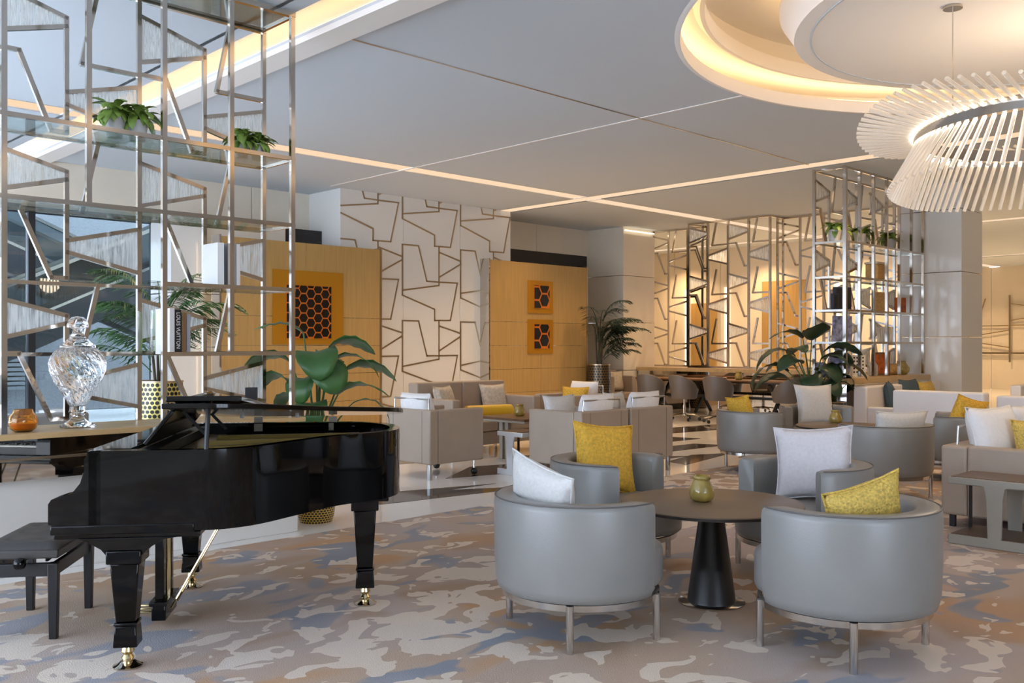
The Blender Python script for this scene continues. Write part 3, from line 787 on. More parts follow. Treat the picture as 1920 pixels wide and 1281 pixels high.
ps = MB().tube([(.345, -.73, .97), (.345, -.70, 1.07), (.345, -.665, 1.175)], .011, 8).build('prop_stick', 'satin_black', pn, smooth=40)
MB().tube([(.345, -.668, 1.165), (.345, -.66, 1.19)], .016, 8).build('stick_cup', 'brass_gold', ps)
# legs
def pleg(x, y, top):
    q = MB()
    for z0, z1, w0, w1 in ((top - .06, top, .075, .075), (.22, top - .06, .042, .062), (.205, .22, .05, .05), (.11, .205, .052, .046)):
        q.add([(x + sx * w0, y + sy * w0, z0) for sx, sy in ((-1, -1), (1, -1), (1, 1), (-1, 1))] + [(x + sx * w1, y + sy * w1, z1) for sx, sy in ((-1, -1), (1, -1), (1, 1), (-1, 1))],
              [(3, 2, 1, 0), (4, 5, 6, 7), (0, 1, 5, 4), (1, 2, 6, 5), (2, 3, 7, 6), (3, 0, 4, 7)])
    l = q.build('leg', 'lacquer_black', pn, bevel=.006)
    MB().lathe([(.02, .04), (.028, .055), (.018, .07), (.03, .085), (.024, .11)], 14, x, y).build('caster', 'brass_gold', l, smooth=40)
    MB().lathe([(.062, .0125), (.064, .02), (.048, .026), (.03, .04)], 20, x, y).build('caster_cup', 'chrome', l, smooth=40)
pleg(0, -.69, .545); pleg(0, .69, .545); pleg(1.03, .19, .60)
for y in (-.69, .69):
    q = MB(); pf = [(-.20, .60), (-.16, .585), (-.10, .55), (-.075, .52), (.075, .52), (.10, .55), (.17, .59), (.24, .60)]
    m_ = len(pf)
    q.add([(x, y - .06, z) for x, z in pf] + [(x, y + .06, z) for x, z in pf], [tuple(range(m_)), tuple(reversed(range(m_, 2 * m_)))] + [(i, m_ + i, m_ + (i + 1) % m_, (i + 1) % m_) for i in range(m_)])
    q.build('leg_bracket', 'lacquer_black', pn, bevel=.004)
MB().box(.90, 1.16, .06, .32, .60, .628).build('leg_block', 'lacquer_black', pn, bevel=.008)
for y in (-.45, 0, .45): MB().bar((.25, y, .64), (.95, .25 + y * .3, .64), .09, .05).build('under_beam', 'satin_black', pn)
# pedal lyre
ly = MB().box(-.035, .035, -.13, .13, .05, .13).build('pedal_lyre', 'lacquer_black', pn, bevel=.006)
for y in (-.085, .085): MB().box(-.022, .022, y - .022, y + .022, .13, .60).build('lyre_column', 'lacquer_black', ly, bevel=.004)
MB().box(-.045, .045, -.14, .14, .125, .15).build('lyre_shelf', 'lacquer_black', ly, bevel=.004)
for y in (-.03, 0, .03): MB().tube([(.02, y, .14), (.02, y, .60)], .006, 6).build('pedal_rod', 'brass_gold', ly)
for y in (-.06, 0, .06): MB().box(-.14, -.03, y - .012, y + .012, .075, .087).build('pedal', 'brass_gold', ly, bevel=.004)
for y in (-.07, .07): MB().tube([(.05, y, .10), (.34, y * .9, .615)], .006, 6).build('lyre_brace', 'brass_gold', ly)
# things lying on the piano
bx = MB().box(-.03, .03, -.02, .02, 0, .075).build('small_box', 'satin_black', bevel=.002)
tag(bx, 'small black box standing on the folded piano lid', 'box')
bx.rotation_euler = (0, 0, PANG)
mw = Matrix.Rotation(PANG, 3, 'Z')
def on_piano(x, y, z):
    v = mw @ Vector((x, y, z)); return (v.x + 2.09, v.y + 4.737, v.z)
lz = lidpt(.44, .0, .060)
bx.location = on_piano(*lz)
pp = MB().box(-.05, .05, -.09, .09, 0, .012).build('paper_booklet', 'book_white', bevel=.002)
tag(pp, 'cream paper booklet lying on the folded piano lid', 'booklet')
pp.rotation_euler = (0, 0, PANG + .3); pp.location = on_piano(*lidpt(.30, .15, .064))
# ---- bench
bn = thing('piano_bench', 'black leather piano bench with height knob tucked at the keyboard', 'bench', on_piano(-.62, .045, 0), PANG + R(90))
q = MB(); nx, ny = 24, 14; W, Dp = .60, .36
def seat_top(x, y):
    e = min(1, (W / 2 - abs(x)) / .04, (Dp / 2 - abs(y)) / .04); e = max(0, e)
    z = .455 + .035 * math.sin(e * PI / 2)
    for bx_ in (-.18, 0, .18):
        for by_ in (-.08, .08):
            z -= .014 * math.exp(-((x - bx_) ** 2 + (y - by_) ** 2) / .0009)
    return z
vs = [(-W / 2 + W * i / nx, -Dp / 2 + Dp * j / ny, seat_top(-W / 2 + W * i / nx, -Dp / 2 + Dp * j / ny)) for j in range(ny + 1) for i in range(nx + 1)]
fs = [(j * (nx + 1) + i, j * (nx + 1) + i + 1, (j + 1) * (nx + 1) + i + 1, (j + 1) * (nx + 1) + i) for j in range(ny) for i in range(nx)]
q.add(vs, fs); q.build('seat_pad', 'bench_leather', bn, smooth=60)
MB().box(-W / 2, W / 2, -Dp / 2, Dp / 2, .41, .456).build('seat_side', 'bench_leather', bn, bevel=.008)
for x in (-.27, .27):
    for y in (-.15, .15):
        q = MB(); q.add([(x + sx * .018, y + sy * .018, .012) for sx, sy in ((-1, -1), (1, -1), (1, 1), (-1, 1))] + [(x + sx * .024, y + sy * .024, .385) for sx, sy in ((-1, -1), (1, -1), (1, 1), (-1, 1))],
                        [(3, 2, 1, 0), (4, 5, 6, 7), (0, 1, 5, 4), (1, 2, 6, 5), (2, 3, 7, 6), (3, 0, 4, 7)])
        q.build('leg', 'satin_black', bn, bevel=.004)
for y in (-.15, .15): MB().box(-.25, .25, y - .012, y + .012, .32, .385).build('apron', 'satin_black', bn, bevel=.003)
for x in (-.27, .27): MB().box(x - .012, x + .012, -.13, .13, .32, .385).build('apron', 'satin_black', bn, bevel=.003)
for y in (-.1, .1): MB().bar((-.22, y, .39), (.22, y, .41), .012, .02).build('lift_arm', 'satin_black', bn)
for s_ in (-1, 1):
    MB().tube([(s_ * .26, -.02, .40), (s_ * .33, -.02, .40)], .008, 8).build('knob_shaft', 'steel', bn)
    MB().lathe([(.0, -.03), (.022, -.024), (.032, 0), (.022, .024), (0, .03)], 16, 0, 0).build('height_knob', 'lacquer_black', bn, smooth=60).location = (s_ * .345, -.02, .40)

# ================================================================= soft furnishing helpers
def cushion_mesh(w, h, t, name='cushion', seg=14, pinch=.10):
    """pillow lying in local XZ, thickness along Y, bottom at z=0"""
    q = MB(); n_ = seg
    def pt(i, j, s_):
        u = -1 + 2 * i / n_; v = -1 + 2 * j / n_
        k = (1 - abs(u) ** 2.6) * (1 - abs(v) ** 2.6); th = t / 2 * max(0, k) ** .42
        sx = 1 - pinch * (1 - v * v) * abs(u) ** 3; sz = 1 - pinch * (1 - u * u) * abs(v) ** 3
        return (u * w / 2 * sx, s_ * th, h / 2 + v * h / 2 * sz)
    vs = []; idx = {}
    for s_ in (1, -1):
        for j in range(n_ + 1):
            for i in range(n_ + 1):
                edge = i in (0, n_) or j in (0, n_)
                if s_ == -1 and edge: idx[(i, j, -1)] = idx[(i, j, 1)]; continue
                idx[(i, j, s_)] = len(vs); vs.append(pt(i, j, s_))
    fs = [tuple(idx[c] for c in ((i, j, s_), (i + 1, j, s_), (i + 1, j + 1, s_), (i, j + 1, s_))) for s_ in (1, -1) for j in range(n_) for i in range(n_)]
    q.add(vs, fs)
    edge = [pt(i, 0, 0) for i in range(n_)] + [pt(n_, j, 0) for j in range(n_)] + [pt(n_ - i, n_, 0) for i in range(n_)] + [pt(0, n_ - j, 0) for j in range(n_)]
    return q, edge
def cushion(label, m, loc, rz, tilt=12, w=.46, h=.46, t=.15, roll=0, group=None, edge_m=None):
    q, edge = cushion_mesh(w, h, t)
    o = q.build('throw_cushion', m, None, smooth=75)
    o.location = loc; o.rotation_mode = 'XYZ'
    o.matrix_world = Matrix.Translation(loc) @ Matrix.Rotation(rz, 4, 'Z') @ Matrix.Rotation(R(tilt), 4, 'X') @ Matrix.Rotation(R(roll), 4, 'Y')
    tag(o, label, 'cushion', group)
    MB().tube(edge, .006, 6, closed=True).build('piping', edge_m or m, o, smooth=60)
    return o
# ================================================================= tub chairs (local +X is the way the chair faces)
def sweep_shell(prof_at, a0, a1, n_=44):
    """prof_at(angle, t01) -> closed list of (r,z); capped ends"""
    q = MB(); rings = []
    for i in range(n_ + 1):
        t = i / n_; a = a0 + (a1 - a0) * t; pr = prof_at(a, t)
        rings.append([(r_ * math.cos(a), r_ * math.sin(a), z) for r_, z in pr])
    m_ = len(rings[0]); vs = [p for r_ in rings for p in r_]
    fs = [(i * m_ + k, i * m_ + (k + 1) % m_, (i + 1) * m_ + (k + 1) % m_, (i + 1) * m_ + k) for i in range(n_) for k in range(m_)]
    fs += [tuple(range(m_)), tuple(reversed(range(n_ * m_, (n_ + 1) * m_)))]
    q.add(vs, fs); return q
def make_tub(label):
    t = thing('tub_chair', label, 'chair')
    BETA = R(64)
    def pr(a, tt):
        e = min(tt, 1 - tt) * 44           # rounded arm ends
        g = .5 if e < .5 else (.86 if e < 1.5 else 1.0)
        mid, hw = .375, .060 * (.72 + .28 * g)
        dz = 0.0 if g == 1 else -.012 * (1 - g) * 2
        ro, ri = mid + hw, mid - hw
        return [(ri, .30), (ro - .045, .236), (ro - .018, .245), (ro - .004, .29), (ro + .003, .45), (ro + .004, .665 + dz), (ro, .692 + dz), (ro - .014, .703 + dz),
                (ri + .02, .700 + dz), (ri + .004, .688 + dz), (ri, .66 + dz), (ri, .45)]
    sh = sweep_shell(pr, BETA, 2 * PI - BETA).build('shell', 'leather_grey', t, smooth=70)
    path = [(.4335 * math.cos(a), .4335 * math.sin(a), .699) for a in [BETA + .03 + (2 * PI - 2 * BETA - .06) * k / 40 for k in range(41)]]
    MB().tube(path, .0035, 6).build('piping', 'piping_dark', sh, smooth=60)
    # seat: round pad that swells out of the front opening
    sp = []
    for k in range(40):
        a = 2 * PI * k / 40; rr = .322 if abs((a + PI) % (2 * PI) - PI) > R(66) else .322 + .115 * math.cos(((a + PI) % (2 * PI) - PI) * 90 / 66) ** .8
        sp.append((rr * math.cos(a), rr * math.sin(a)))
    MB().prism(sp, .245, .45).build('seat', 'leather_grey', t, bevel=.035, seg=4)
    MB().lathe([(.375, .206), (.398, .206), (.398, .236), (.375, .236)], 48, closed=True).build('base_band', 'steel', t, smooth=40)
    MB().lathe([(.37, .238), (.37, .25)], 32).build('seat_deck', 'satin_black', t)
    for a in (52.5, -52.5, 127.5, -127.5):
        MB().lathe([(.0185, .012), (.0185, .236)], 14, .402 * math.cos(R(a)), .402 * math.sin(R(a))).build('leg', 'steel', t, smooth=40)
    return t
tub = make_tub('grey leather tub chair at front left of the round table, pale cushion inside')
tub.location = (3.55, 3.14, 0); tub.rotation_euler = (0, 0, R(-18))
GRP = 'grey leather tub chairs'
tub['group'] = GRP
TUBS = [((4.255, 2.086), 85, 'grey leather tub chair nearest the camera at right, holding the olive textured cushion'),
        ((4.80, 3.93), -74, 'grey leather tub chair behind the round table holding the square mustard cushion'),
        ((5.48, 2.97), 160, 'grey leather tub chair facing the round table with a large lilac-white cushion'),
        ((9.55, 5.75), -40, 'tub chair left of the second round table with small yellow cushion inside'),
        ((10.75, 5.62), 215, 'tub chair facing the camera behind the second round table, tall cream cushion on it'),
        ((8.77, 3.88), 60, 'tub chair seen from behind in mid-room, wide cream cushion above its rim'),
        ((10.45, 3.87), 110, 'tub chair in mid-room beside the right sofa, golden yellow cushion above its rim')]
for (x, y), a, lb in TUBS: dup(tub, (x, y, .0), R(a), lb, GRP)
def cush_in(cx, cy, face, off, side=0):
    f = R(face); return (cx - off * math.cos(f) - side * math.sin(f), cy - off * math.sin(f) + side * math.cos(f))
def chair_cushion(i, label, m, off=.18, side=0, turn=0, tilt=-14, z=.452, **k):
    (x, y), a = ([((3.55, 3.14), -18)] + [(p, q_) for p, q_, _ in TUBS])[i]
    px, py = cush_in(x, y, a, off, side)
    return cushion(label, m, (px, py, z), R(a - 90 + turn), -tilt, **k)
chair_cushion(0, 'pale linen cushion leaning in the front left tub chair', 'fabric_pale', .15, .10, 10, w=.46, h=.44, roll=14)
chair_cushion(1, 'olive gold textured cushion in the nearest right tub chair', 'fabric_olive', .12, -.02, -24, w=.40, h=.40, roll=-16)
chair_cushion(2, 'square mustard cushion standing in the tub chair behind the round table', 'fabric_yellow', .10, .06, -34, w=.47, h=.48, roll=-6)
chair_cushion(3, 'large lilac-white cushion in the tub chair facing the round table', 'fabric_lilac', .12, .0, 40, w=.50, h=.48, roll=4)
chair_cushion(4, 'small bright yellow cushion in the tub chair left of the second round table', 'fabric_yellow', .06, .14, 30, w=.36, h=.42, roll=-8)
chair_cushion(5, 'tall cream cushion in the tub chair behind the second round table', 'fabric_pale', .12, .03, 20, w=.50, h=.52)
chair_cushion(6, 'wide cream cushion in the tub chair seen from behind in mid-room', 'fabric_pale', .16, 0, 0, w=.56, h=.40)
chair_cushion(7, 'golden yellow cushion in the tub chair beside the right sofa', 'fabric_yellow', .06, 0, -50, w=.42, h=.42, roll=14, z=.49)
# ---- round tables with ceramic jars
def round_table(label, x, y):
    t = thing('round_table', label, 'table', (x, y, .0))
    MB().lathe([(.485, .548), (.50, .552), (.50, .572), (.496, .575)], 64).build('table_top', 'bronze_top', t, smooth=40)
    MB().lathe([(.503, .553), (.503, .567), (.496, .567), (.496, .553)], 64, closed=True).build('edge_band', 'table_edge', t, smooth=40)
    MB().lathe([(.135, .02), (.062, .55)], 40).build('cone_base', 'satin_black', t, smooth=40)
    MB().lathe([(.185, .0125), (.185, .02), (.18, .023)], 48).build('foot_plate', 'chrome', t, smooth=40)
    return t
def jar(label, x, y, z, s_=1.0):
    t = thing('ceramic_jar', label, 'jar', (x, y, z)); t.scale = (s_, s_, s_)
    MB().lathe([(.045, 0), (.062, .012), (.070, .035), (.068, .06), (.055, .095), (.045, .115), (.043, .122), (.038, .122), (.038, .11), (.05, .06), (.05, .02)], 28).build('body', 'jar_glaze', t, smooth=60)
    MB().lathe([(.036, .121), (.047, .121), (.051, .128), (.050, .138), (.045, .143), (.036, .143)], 28, closed=True).build('rim', 'jar_glaze', t, smooth=60)
round_table('round bronze-topped table on a black cone base between the four nearest tub chairs', 4.44, 2.95)
jar('olive glazed jar on the nearest round table', 4.42, 3.0, .5755)
round_table('second round bronze-topped table, mostly hidden behind the mid-room tub chairs', 9.70, 4.75)
jar('amber glazed jar on the second round table', 9.98, 4.98, .5755)
# ================================================================= box armchairs (local: faces +Y, back at y=-D/2)
def make_armchair(label, W=.78, Dp=.78):
    t = thing('armchair', label, 'chair'); h, hd = W / 2, Dp / 2
    MB().box(-h, h, -hd, -hd + .12, .17, .756).build('backrest', 'leather_taupe', t, bevel=.018, seg=3)
    for s_ in (-1, 1):
        x0, x1 = sorted((s_ * h, s_ * (h - .11)))
        MB().box(x0, x1, -hd + .121, hd, .17, .752).build('arm', 'leather_taupe', t, bevel=.018, seg=3)
    MB().box(-h + .111, h - .111, -hd + .121, hd - .02, .17, .33).build('seat_base', 'leather_taupe', t, bevel=.012)
    MB().box(-h + .115, h - .115, -hd + .13, hd + .01, .335, .47).build('seat_cushion', 'leather_taupe', t, bevel=.04, seg=4)
    q, e = cushion_mesh(W - .26, .44, .20, pinch=.04)
    c = q.build('back_cushion', 'fabric_white', t, smooth=75); c.location = (0, -hd + .20, .50); c.rotation_euler = (R(12), 0, 0)
    # chrome rail on the back
    r = MB().tube([(-h + .09, -hd + .06, .756), (-h + .09, -hd + .06, .865), (h - .09, -hd + .06, .865), (h - .09, -hd + .06, .756)], .011, 8).build('back_rail', 'steel', t, smooth=40)
    for s_ in (-1, 1): wbox('seam', s_ * (h - .135) - .003, s_ * (h - .135) + .003, -hd - .001, -hd + .002, .18, .74, 'piping_dark', t)
    for s_ in (-1, 1):
        MB().box(s_ * (h - .05) - .022, s_ * (h - .05) + .022, -hd + .02, -hd + .06, .0, .17).build('leg', 'steel', t, bevel=.003)
        k = MB().lathe([(0, -.04), (.03, -.03), (.042, 0), (.03, .03), (0, .04)], 14).build('caster', 'satin_black', t, smooth=60); k.location = (s_ * (h - .06), hd - .09, .044)
        MB().lathe([(.012, .07), (.012, .17)], 8, s_ * (h - .06), hd - .09).build('caster_stem', 'steel', t)
    return t
GA = 'taupe box armchairs around the low walnut table'
ac = make_armchair('taupe box armchair on its own beside the tail of the piano, white back cushion')
ac.location = (6.69, 8.10, 0); ac.rotation_euler = (0, 0, R(-90)); ac['group'] = GA
dup(ac, (7.67, 6.81, 0), 0, 'left one of the two taupe armchairs standing side by side with their backs to us', GA)
dup(ac, (8.49, 6.81, 0), 0, 'right one of the two taupe armchairs standing side by side with their backs to us', GA)
dup(ac, (10.0, 9.0, 0), R(90), 'taupe box armchair in front of the gold panel with two artworks', GA)
# ---- two-seat sofa (faces -Y)
def sofa(label, X0, X1, Y0, Y1, m='leather_taupe', back=.95, arm=.75, seat=.46, n=2, legm='steel', face='-y', name='sofa', zb=.14, thick=.2):
    """axis aligned; face '-y' (back on Y1), '+y', '-x' or '+x'"""
    ang = {'-y': 0, '+y': 180, '-x': -90, '+x': 90}[face]
    along = (X1 - X0) if face in ('-y', '+y') else (Y1 - Y0); dp = (Y1 - Y0) if face in ('-y', '+y') else (X1 - X0)
    t = thing(name, label, 'sofa', ((X0 + X1) / 2, (Y0 + Y1) / 2, 0), R(ang)); h, d = along / 2, dp / 2
    for k in range(n):
        a = -h + along * k / n; c = -h + along * (k + 1) / n
        MB().box(a + .002, c - .002, d - thick, d, zb, back).build('backrest', m, t, bevel=.025, seg=3)
    for s_ in (-1, 1):
        x0, x1 = sorted((s_ * h, s_ * (h - .14)))
        MB().box(x0, x1, -d, d - thick - .001, zb, arm).build('arm', m, t, bevel=.02, seg=3)
    MB().box(-h + .141, h - .141, -d + .02, d - thick - .001, zb, .31).build('seat_base', m, t, bevel=.01)
    for k in range(n):
        a = -h + .142 + (along - .284) * k / n; c = -h + .142 + (along - .284) * (k + 1) / n
        MB().box(a + .003, c - .003, -d - .01, d - thick - .002, .312, seat).build('seat_cushion', m, t, bevel=.035, seg=3)
    for sx in (-1, 1):
        for sy in (-1, 1): MB().box(sx * (h - .07) - .02, sx * (h - .07) + .02, sy * (d - .07) - .02, sy * (d - .07) + .02, 0, zb).build('leg', legm, t)
    return t
sofa('taupe two-seat sofa against the inlaid wall with a yellow bolster', 7.72, 9.34, 9.0, 9.92)
cushion('left damask cushion on the taupe two-seat sofa', 'fabric_damask', (8.12, 9.52, .462), R(20), -16, .46, .46, .16)
cushion('right damask cushion on the taupe two-seat sofa', 'fabric_damask', (9.02, 9.55, .462), R(-8), -16, .44, .46, .16)
o = MB().lathe([(.0, -.36), (.06, -.358), (.085, -.345), (.09, -.30), (.09, .30), (.085, .345), (.06, .358), (0, .36)], 24).build('bolster', 'satin_gold', None, smooth=40)
o.matrix_world = Matrix.Translation((8.62, 9.28, .552)) @ Matrix.Rotation(R(-14), 4, 'Z') @ Matrix.Rotation(R(90), 4, 'Y')
tag(o, 'shiny yellow bolster lying on the taupe two-seat sofa', 'bolster')
MB().lathe([(.074, -.352), (.08, -.358), (.086, -.352), (.08, -.346)], 24, closed=True).build('piping', 'fabric_yellow', o)
cushion('mustard cushion on the taupe armchair in front of the gold panel', 'fabric_yellow', (9.92, 8.92, .47), R(-75), -14, .42, .40, .14)
cushion('pale cushion between the backs of the paired taupe armchairs', 'fabric_pale', (8.50, 6.92, .47), R(190), 10, .44, .44, .14)
cushion('pale cushion in the left of the paired taupe armchairs', 'fabric_pale', (7.58, 6.95, .47), R(175), 12, .46, .44, .14)
# low walnut table with jar
lt = thing('coffee_table', 'low square walnut coffee table on a grey metal frame before the sofa', 'table', (8.0, 7.98, 0))
MB().box(0, .82, 0, .82, .52, .55).build('table_top', 'walnut', lt, bevel=.003)
MB().box(-.008, .828, -.008, .828, .495, .52).build('frame', 'taupe_metal', lt, bevel=.003)
for x in (.04, .74):
    for y in (.36, .46): MB().box(x, x + .05, y - .03, y + .03, .03, .495).build('leg', 'taupe_metal', lt, bevel=.003)
MB().box(.02, .80, .30, .52, 0, .03).build('foot', 'taupe_metal', lt, bevel=.003)
jar('olive glazed jar on the low walnut coffee table', 8.38, 8.45, .55, 1.05)
# T-framed side tables with a tray top and base
def side_table(label, loc, m, L=.5, W=.45, hgt=.485):
    t = thing('side_table', label, 'table', loc)
    MB().box(0, W, 0, L, hgt - .05, hgt).build('top_frame', m, t, bevel=.006)
    MB().box(.015, W - .015, .015, L - .015, hgt, hgt + .004).build('tray_inlay', 'tray_brown', t)
    MB().box(0, W, 0, L, .0, .07).build('base_frame', m, t, bevel=.006)
    MB().box(.015, W - .015, .015, L - .015, .07, .074).build('base_inlay', 'tray_brown', t)
    for x in (0, W - .02):
        q = MB(); pf = [(L * .5 - .045, .06), (L * .5 + .045, .06), (L * .5 + .055, .35), (L * .5 + .07, hgt - .055), (L * .5 + .10, hgt - .04), (L * .5 - .10, hgt - .04), (L * .5 - .07, hgt - .055), (L * .5 - .055, .35)]
        m_ = len(pf); q.add([(x, y, z) for y, z in pf] + [(x + .02, y, z) for y, z in pf], [tuple(range(m_)), tuple(reversed(range(m_, 2 * m_)))] + [(i, (i + 1) % m_, m_ + (i + 1) % m_, m_ + i) for i in range(m_)])
        q.build('upright', m, t, bevel=.003)
    for y in (.03, L - .03): MB().box(W - .10, W - .08, y - .01, y + .01, .07, hgt - .05).build('post', 'table_edge', t)
    return t
side_table('bright metal T-framed side table between the taupe armchairs', (7.22, 7.24, 0), 'bright_metal', .40, .40)
side_table('taupe T-framed side table with brown trays in front of the right sofa', (7.0, 2.0, .012), 'taupe_metal', .63, .45)
# ---- right sofa, only its arm and cushions in view
sr = sofa('grey leather sofa at the right edge with chrome rail behind its cushions', 7.62, 9.4, 1.9, 2.92, 'leather_taupe', .66, .66, .44, 2, 'mullion', '-y', zb=.11)
MB().tube([(-.78, .42, .66), (-.78, .42, .80), (.78, .42, .80), (.78, .42, .66)], .011, 8).build('back_rail', 'steel', sr, smooth=40)
cushion('plump pale back cushion at the near end of the right sofa', 'fabric_white', (8.05, 2.60, .45), R(-14), -14, .60, .52, .22)
cushion('gold and white patterned cushion on the right sofa', 'fabric_olive', (8.12, 2.32, .45), R(-40), -14, .42, .42, .15)
cushion('pale back cushion at the far end of the right sofa', 'fabric_white', (8.85, 2.60, .45), R(0), -12, .60, .50, .22)
# ---- white lounge seating by the column
sofa('white sofa along the display rack carrying teal cushions', 12.5, 15.1, 5.12, 5.98, 'sofa_white', .88, .60, .48, 3, 'steel', '-y', zb=.08)
sofa('white sofa with its plain back to us in front of the display rack', 11.4, 12.2, 3.88, 4.95, 'sofa_white', .90, .70, .46, 1, 'steel', '+x', zb=.08)
sofa('white sofa with its back to us at the right edge of the photo', 11.3, 12.1, 2.2, 3.72, 'sofa_white', .88, .70, .46, 2, 'steel', '+x', zb=.08)
sofa('white sofa far right facing us with olive cushions', 14.4, 15.2, 3.0, 4.55, 'sofa_white', .88, .88, .48, 2, 'steel', '-x', zb=.08)
cushion('left dark teal cushion on the white sofa by the rack', 'fabric_teal', (13.2, 5.70, .48), R(20), -12, .46, .46, .16)
cushion('right dark teal cushion on the white sofa by the rack', 'fabric_teal', (13.85, 5.70, .50), R(-8), -12, .46, .46, .16)
cushion('long olive damask cushion on the white sofa by the rack', 'fabric_olive', (14.4, 5.65, .48), R(5), -14, .62, .44, .16)
cushion('olive cushion on the far right white sofa', 'fabric_olive', (14.78, 3.62, .48), R(-80), -12, .55, .50, .16)
cushion('slate blue cushion on the far right white sofa', 'fabric_teal', (14.70, 4.05, .48), R(-95), -14, .50, .36, .15)
# ================================================================= meeting table and swivel chairs
mt = thing('meeting_table', 'long dark meeting table with crossed black legs in front of the lattice screens', 'table')
MB().box(15.28, 16.05, 8.62, 12.0, .76, .79).build('table_top', 'walnut', mt, bevel=.003)
MB().box(15.30, 16.03, 8.64, 11.98, .735, .76).build('edge', 'table_edge', mt)
for y in (8.95, 11.6):
    for s_ in (-1, 1): MB().bar((15.66 - s_ * .3, y, .01), (15.66 + s_ * .3, y, .73), .05, .05).build('leg', 'satin_black', mt)
MB().box(15.63, 15.69, 8.95, 11.6, .42, .47).build('stretcher', 'satin_black', mt)
jar('olive glazed jar on the long meeting table', 15.6, 9.75, .79, 1.1)
tb = thing('metal_bowl', 'polished metal tray lying on the long meeting table', 'tray', (15.62, 10.3, .79))
MB().lathe([(.12, .0), (.22, .012), (.24, .03), (.235, .032), (.20, .016), (.10, .008)], 28).build('bowl', 'chrome', tb, smooth=40)
def make_swivel(label):
    t = thing('swivel_chair', label, 'chair')
    def pr(a, tt):
        c = -math.cos(a)                           # 1 at the back, -1 at the front
        top = .62 + .27 * max(0, (c + .35) / 1.35) ** .8
        rb, rt = .235, .275 + .035 * (top - .62) / .27
        return [(rb - .03, .44), (rb, .43), (rb + .01, .46), (rt, top - .02), (rt - .01, top), (rt - .03, top), (rt - .04, top - .03), (rb - .03, .50)]
    sweep_shell(pr, R(48), R(312), 32).build('shell', 'seat_charcoal', t, smooth=70)
    MB().lathe([(.20, .42), (.225, .43), (.235, .47), (.215, .50), (.18, .505)], 32).build('seat', 'seat_charcoal', t, smooth=60)
    MB().lathe([(.03, .14), (.03, .30), (.02, .30), (.02, .42)], 14).build('gas_column', 'chrome', t, smooth=40)
    MB().lathe([(.045, .09), (.05, .10), (.04, .15)], 14).build('hub', 'chrome', t)
    for k in range(5):
        a = R(72 * k + 20); c, s_ = math.cos(a), math.sin(a)
        l = MB().tube([(.03 * c, .03 * s_, .12), (.18 * c, .18 * s_, .115), (.29 * c, .29 * s_, .085)], [.02, .017, .012], 8).build('star_arm', 'chrome', t, smooth=40)
        w_ = MB().lathe([(0, -.022), (.022, -.022), (.032, -.014), (.032, .014), (.022, .022), (0, .022)], 12).build('caster', 'satin_black', l, smooth=40)
        w_.matrix_local = Matrix.Translation((.29 * c, .29 * s_, .034)) @ Matrix.Rotation(a, 4, 'Z') @ Matrix.Rotation(R(90), 4, 'X')
    return t
GS = 'charcoal swivel chairs at the meeting table'
sw = make_swivel('leftmost charcoal swivel chair at the meeting table'); sw.location = (14.98, 11.35, 0); sw.rotation_euler = (0, 0, R(8)); sw['group'] = GS
dup(sw, (14.95, 10.55, 0), R(-6), 'second charcoal swivel chair from the left at the meeting table', GS)
dup(sw, (14.92, 9.75, 0), R(10), 'third charcoal swivel chair from the left at the meeting table', GS)
dup(sw, (15.1, 8.45, 0), R(75), 'rightmost charcoal swivel chair turned sideways at the table end', GS)
# banquette by the pier
sofa('grey banquette sofa with pale cushions below the palm', 15.02, 15.9, 12.45, 13.2, 'leather_taupe', .92, .80, .46, 2, 'mullion', '-y')
cushion('pale cushion at the left of the far grey banquette', 'fabric_damask', (15.2, 12.75, .47), R(10), -14, .44, .44, .14)
cushion('pale cushion at the right of the far grey banquette', 'fabric_damask', (15.62, 12.75, .47), R(-10), -14, .44, .44, .14)
# lounge chairs behind the shelving screen
sofa('grey lounge sofa seen under the glass vase through the screen', 2.3, 3.4, 9.4, 10.3, 'leather_grey', .80, .62, .44, 2, 'steel', '+y')
sofa('grey lounge sofa seen behind the amber bowl through the screen', 1.2, 2.2, 8.4, 9.2, 'leather_grey', .78, .62, .44, 2, 'steel', '+y')
wt = thing('drum_stool', 'white waisted drum stool seen between vase and window', 'stool', (4.1, 12.4, 0))
MB().lathe([(.2, 0), (.2, .03), (.1, .3), (.2, .57), (.2, .6)], 24).build('body', 'fabric_white', wt, smooth=40)
MB().lathe([(.21, .6), (.22, .61), (.22, .64), (.20, .65)], 24).build('top', 'bright_metal', wt, smooth=40)

# ================================================================= chandelier
ch = thing('chandelier', 'large ring chandelier of radiating glass rods hanging below the round ceiling disc', 'chandelier', (RX, RY, 0))
CR, CZ = 1.14, 3.17
rp = [(CR * math.cos(2 * PI * k / 96), CR * math.sin(2 * PI * k / 96), CZ) for k in range(96)]
q = MB().lathe([(CR - .035, CZ - .05), (CR + .035, CZ - .05), (CR + .035, CZ + .05), (CR - .035, CZ + .05)], 96, closed=True).build('ring', 'chrome', ch, smooth=35)
def rod_mesh(L):
    me = MB().tube([(.035, 0, 0), (L, 0, 0)], [.016, .016], 8).mesh('glass_rod'); me.materials.append(MATS['rod_glass']); me.shade_smooth(); me.set_sharp_from_angle(angle=R(40)); return me
rodA, rodB = rod_mesh(.48), rod_mesh(.50)
tipm = MB().lathe([(.0, .0), (.015, .0), (.015, .035), (0, .035)], 8).mesh('led_tip'); tipm.materials.append(MATS['rod_led'])
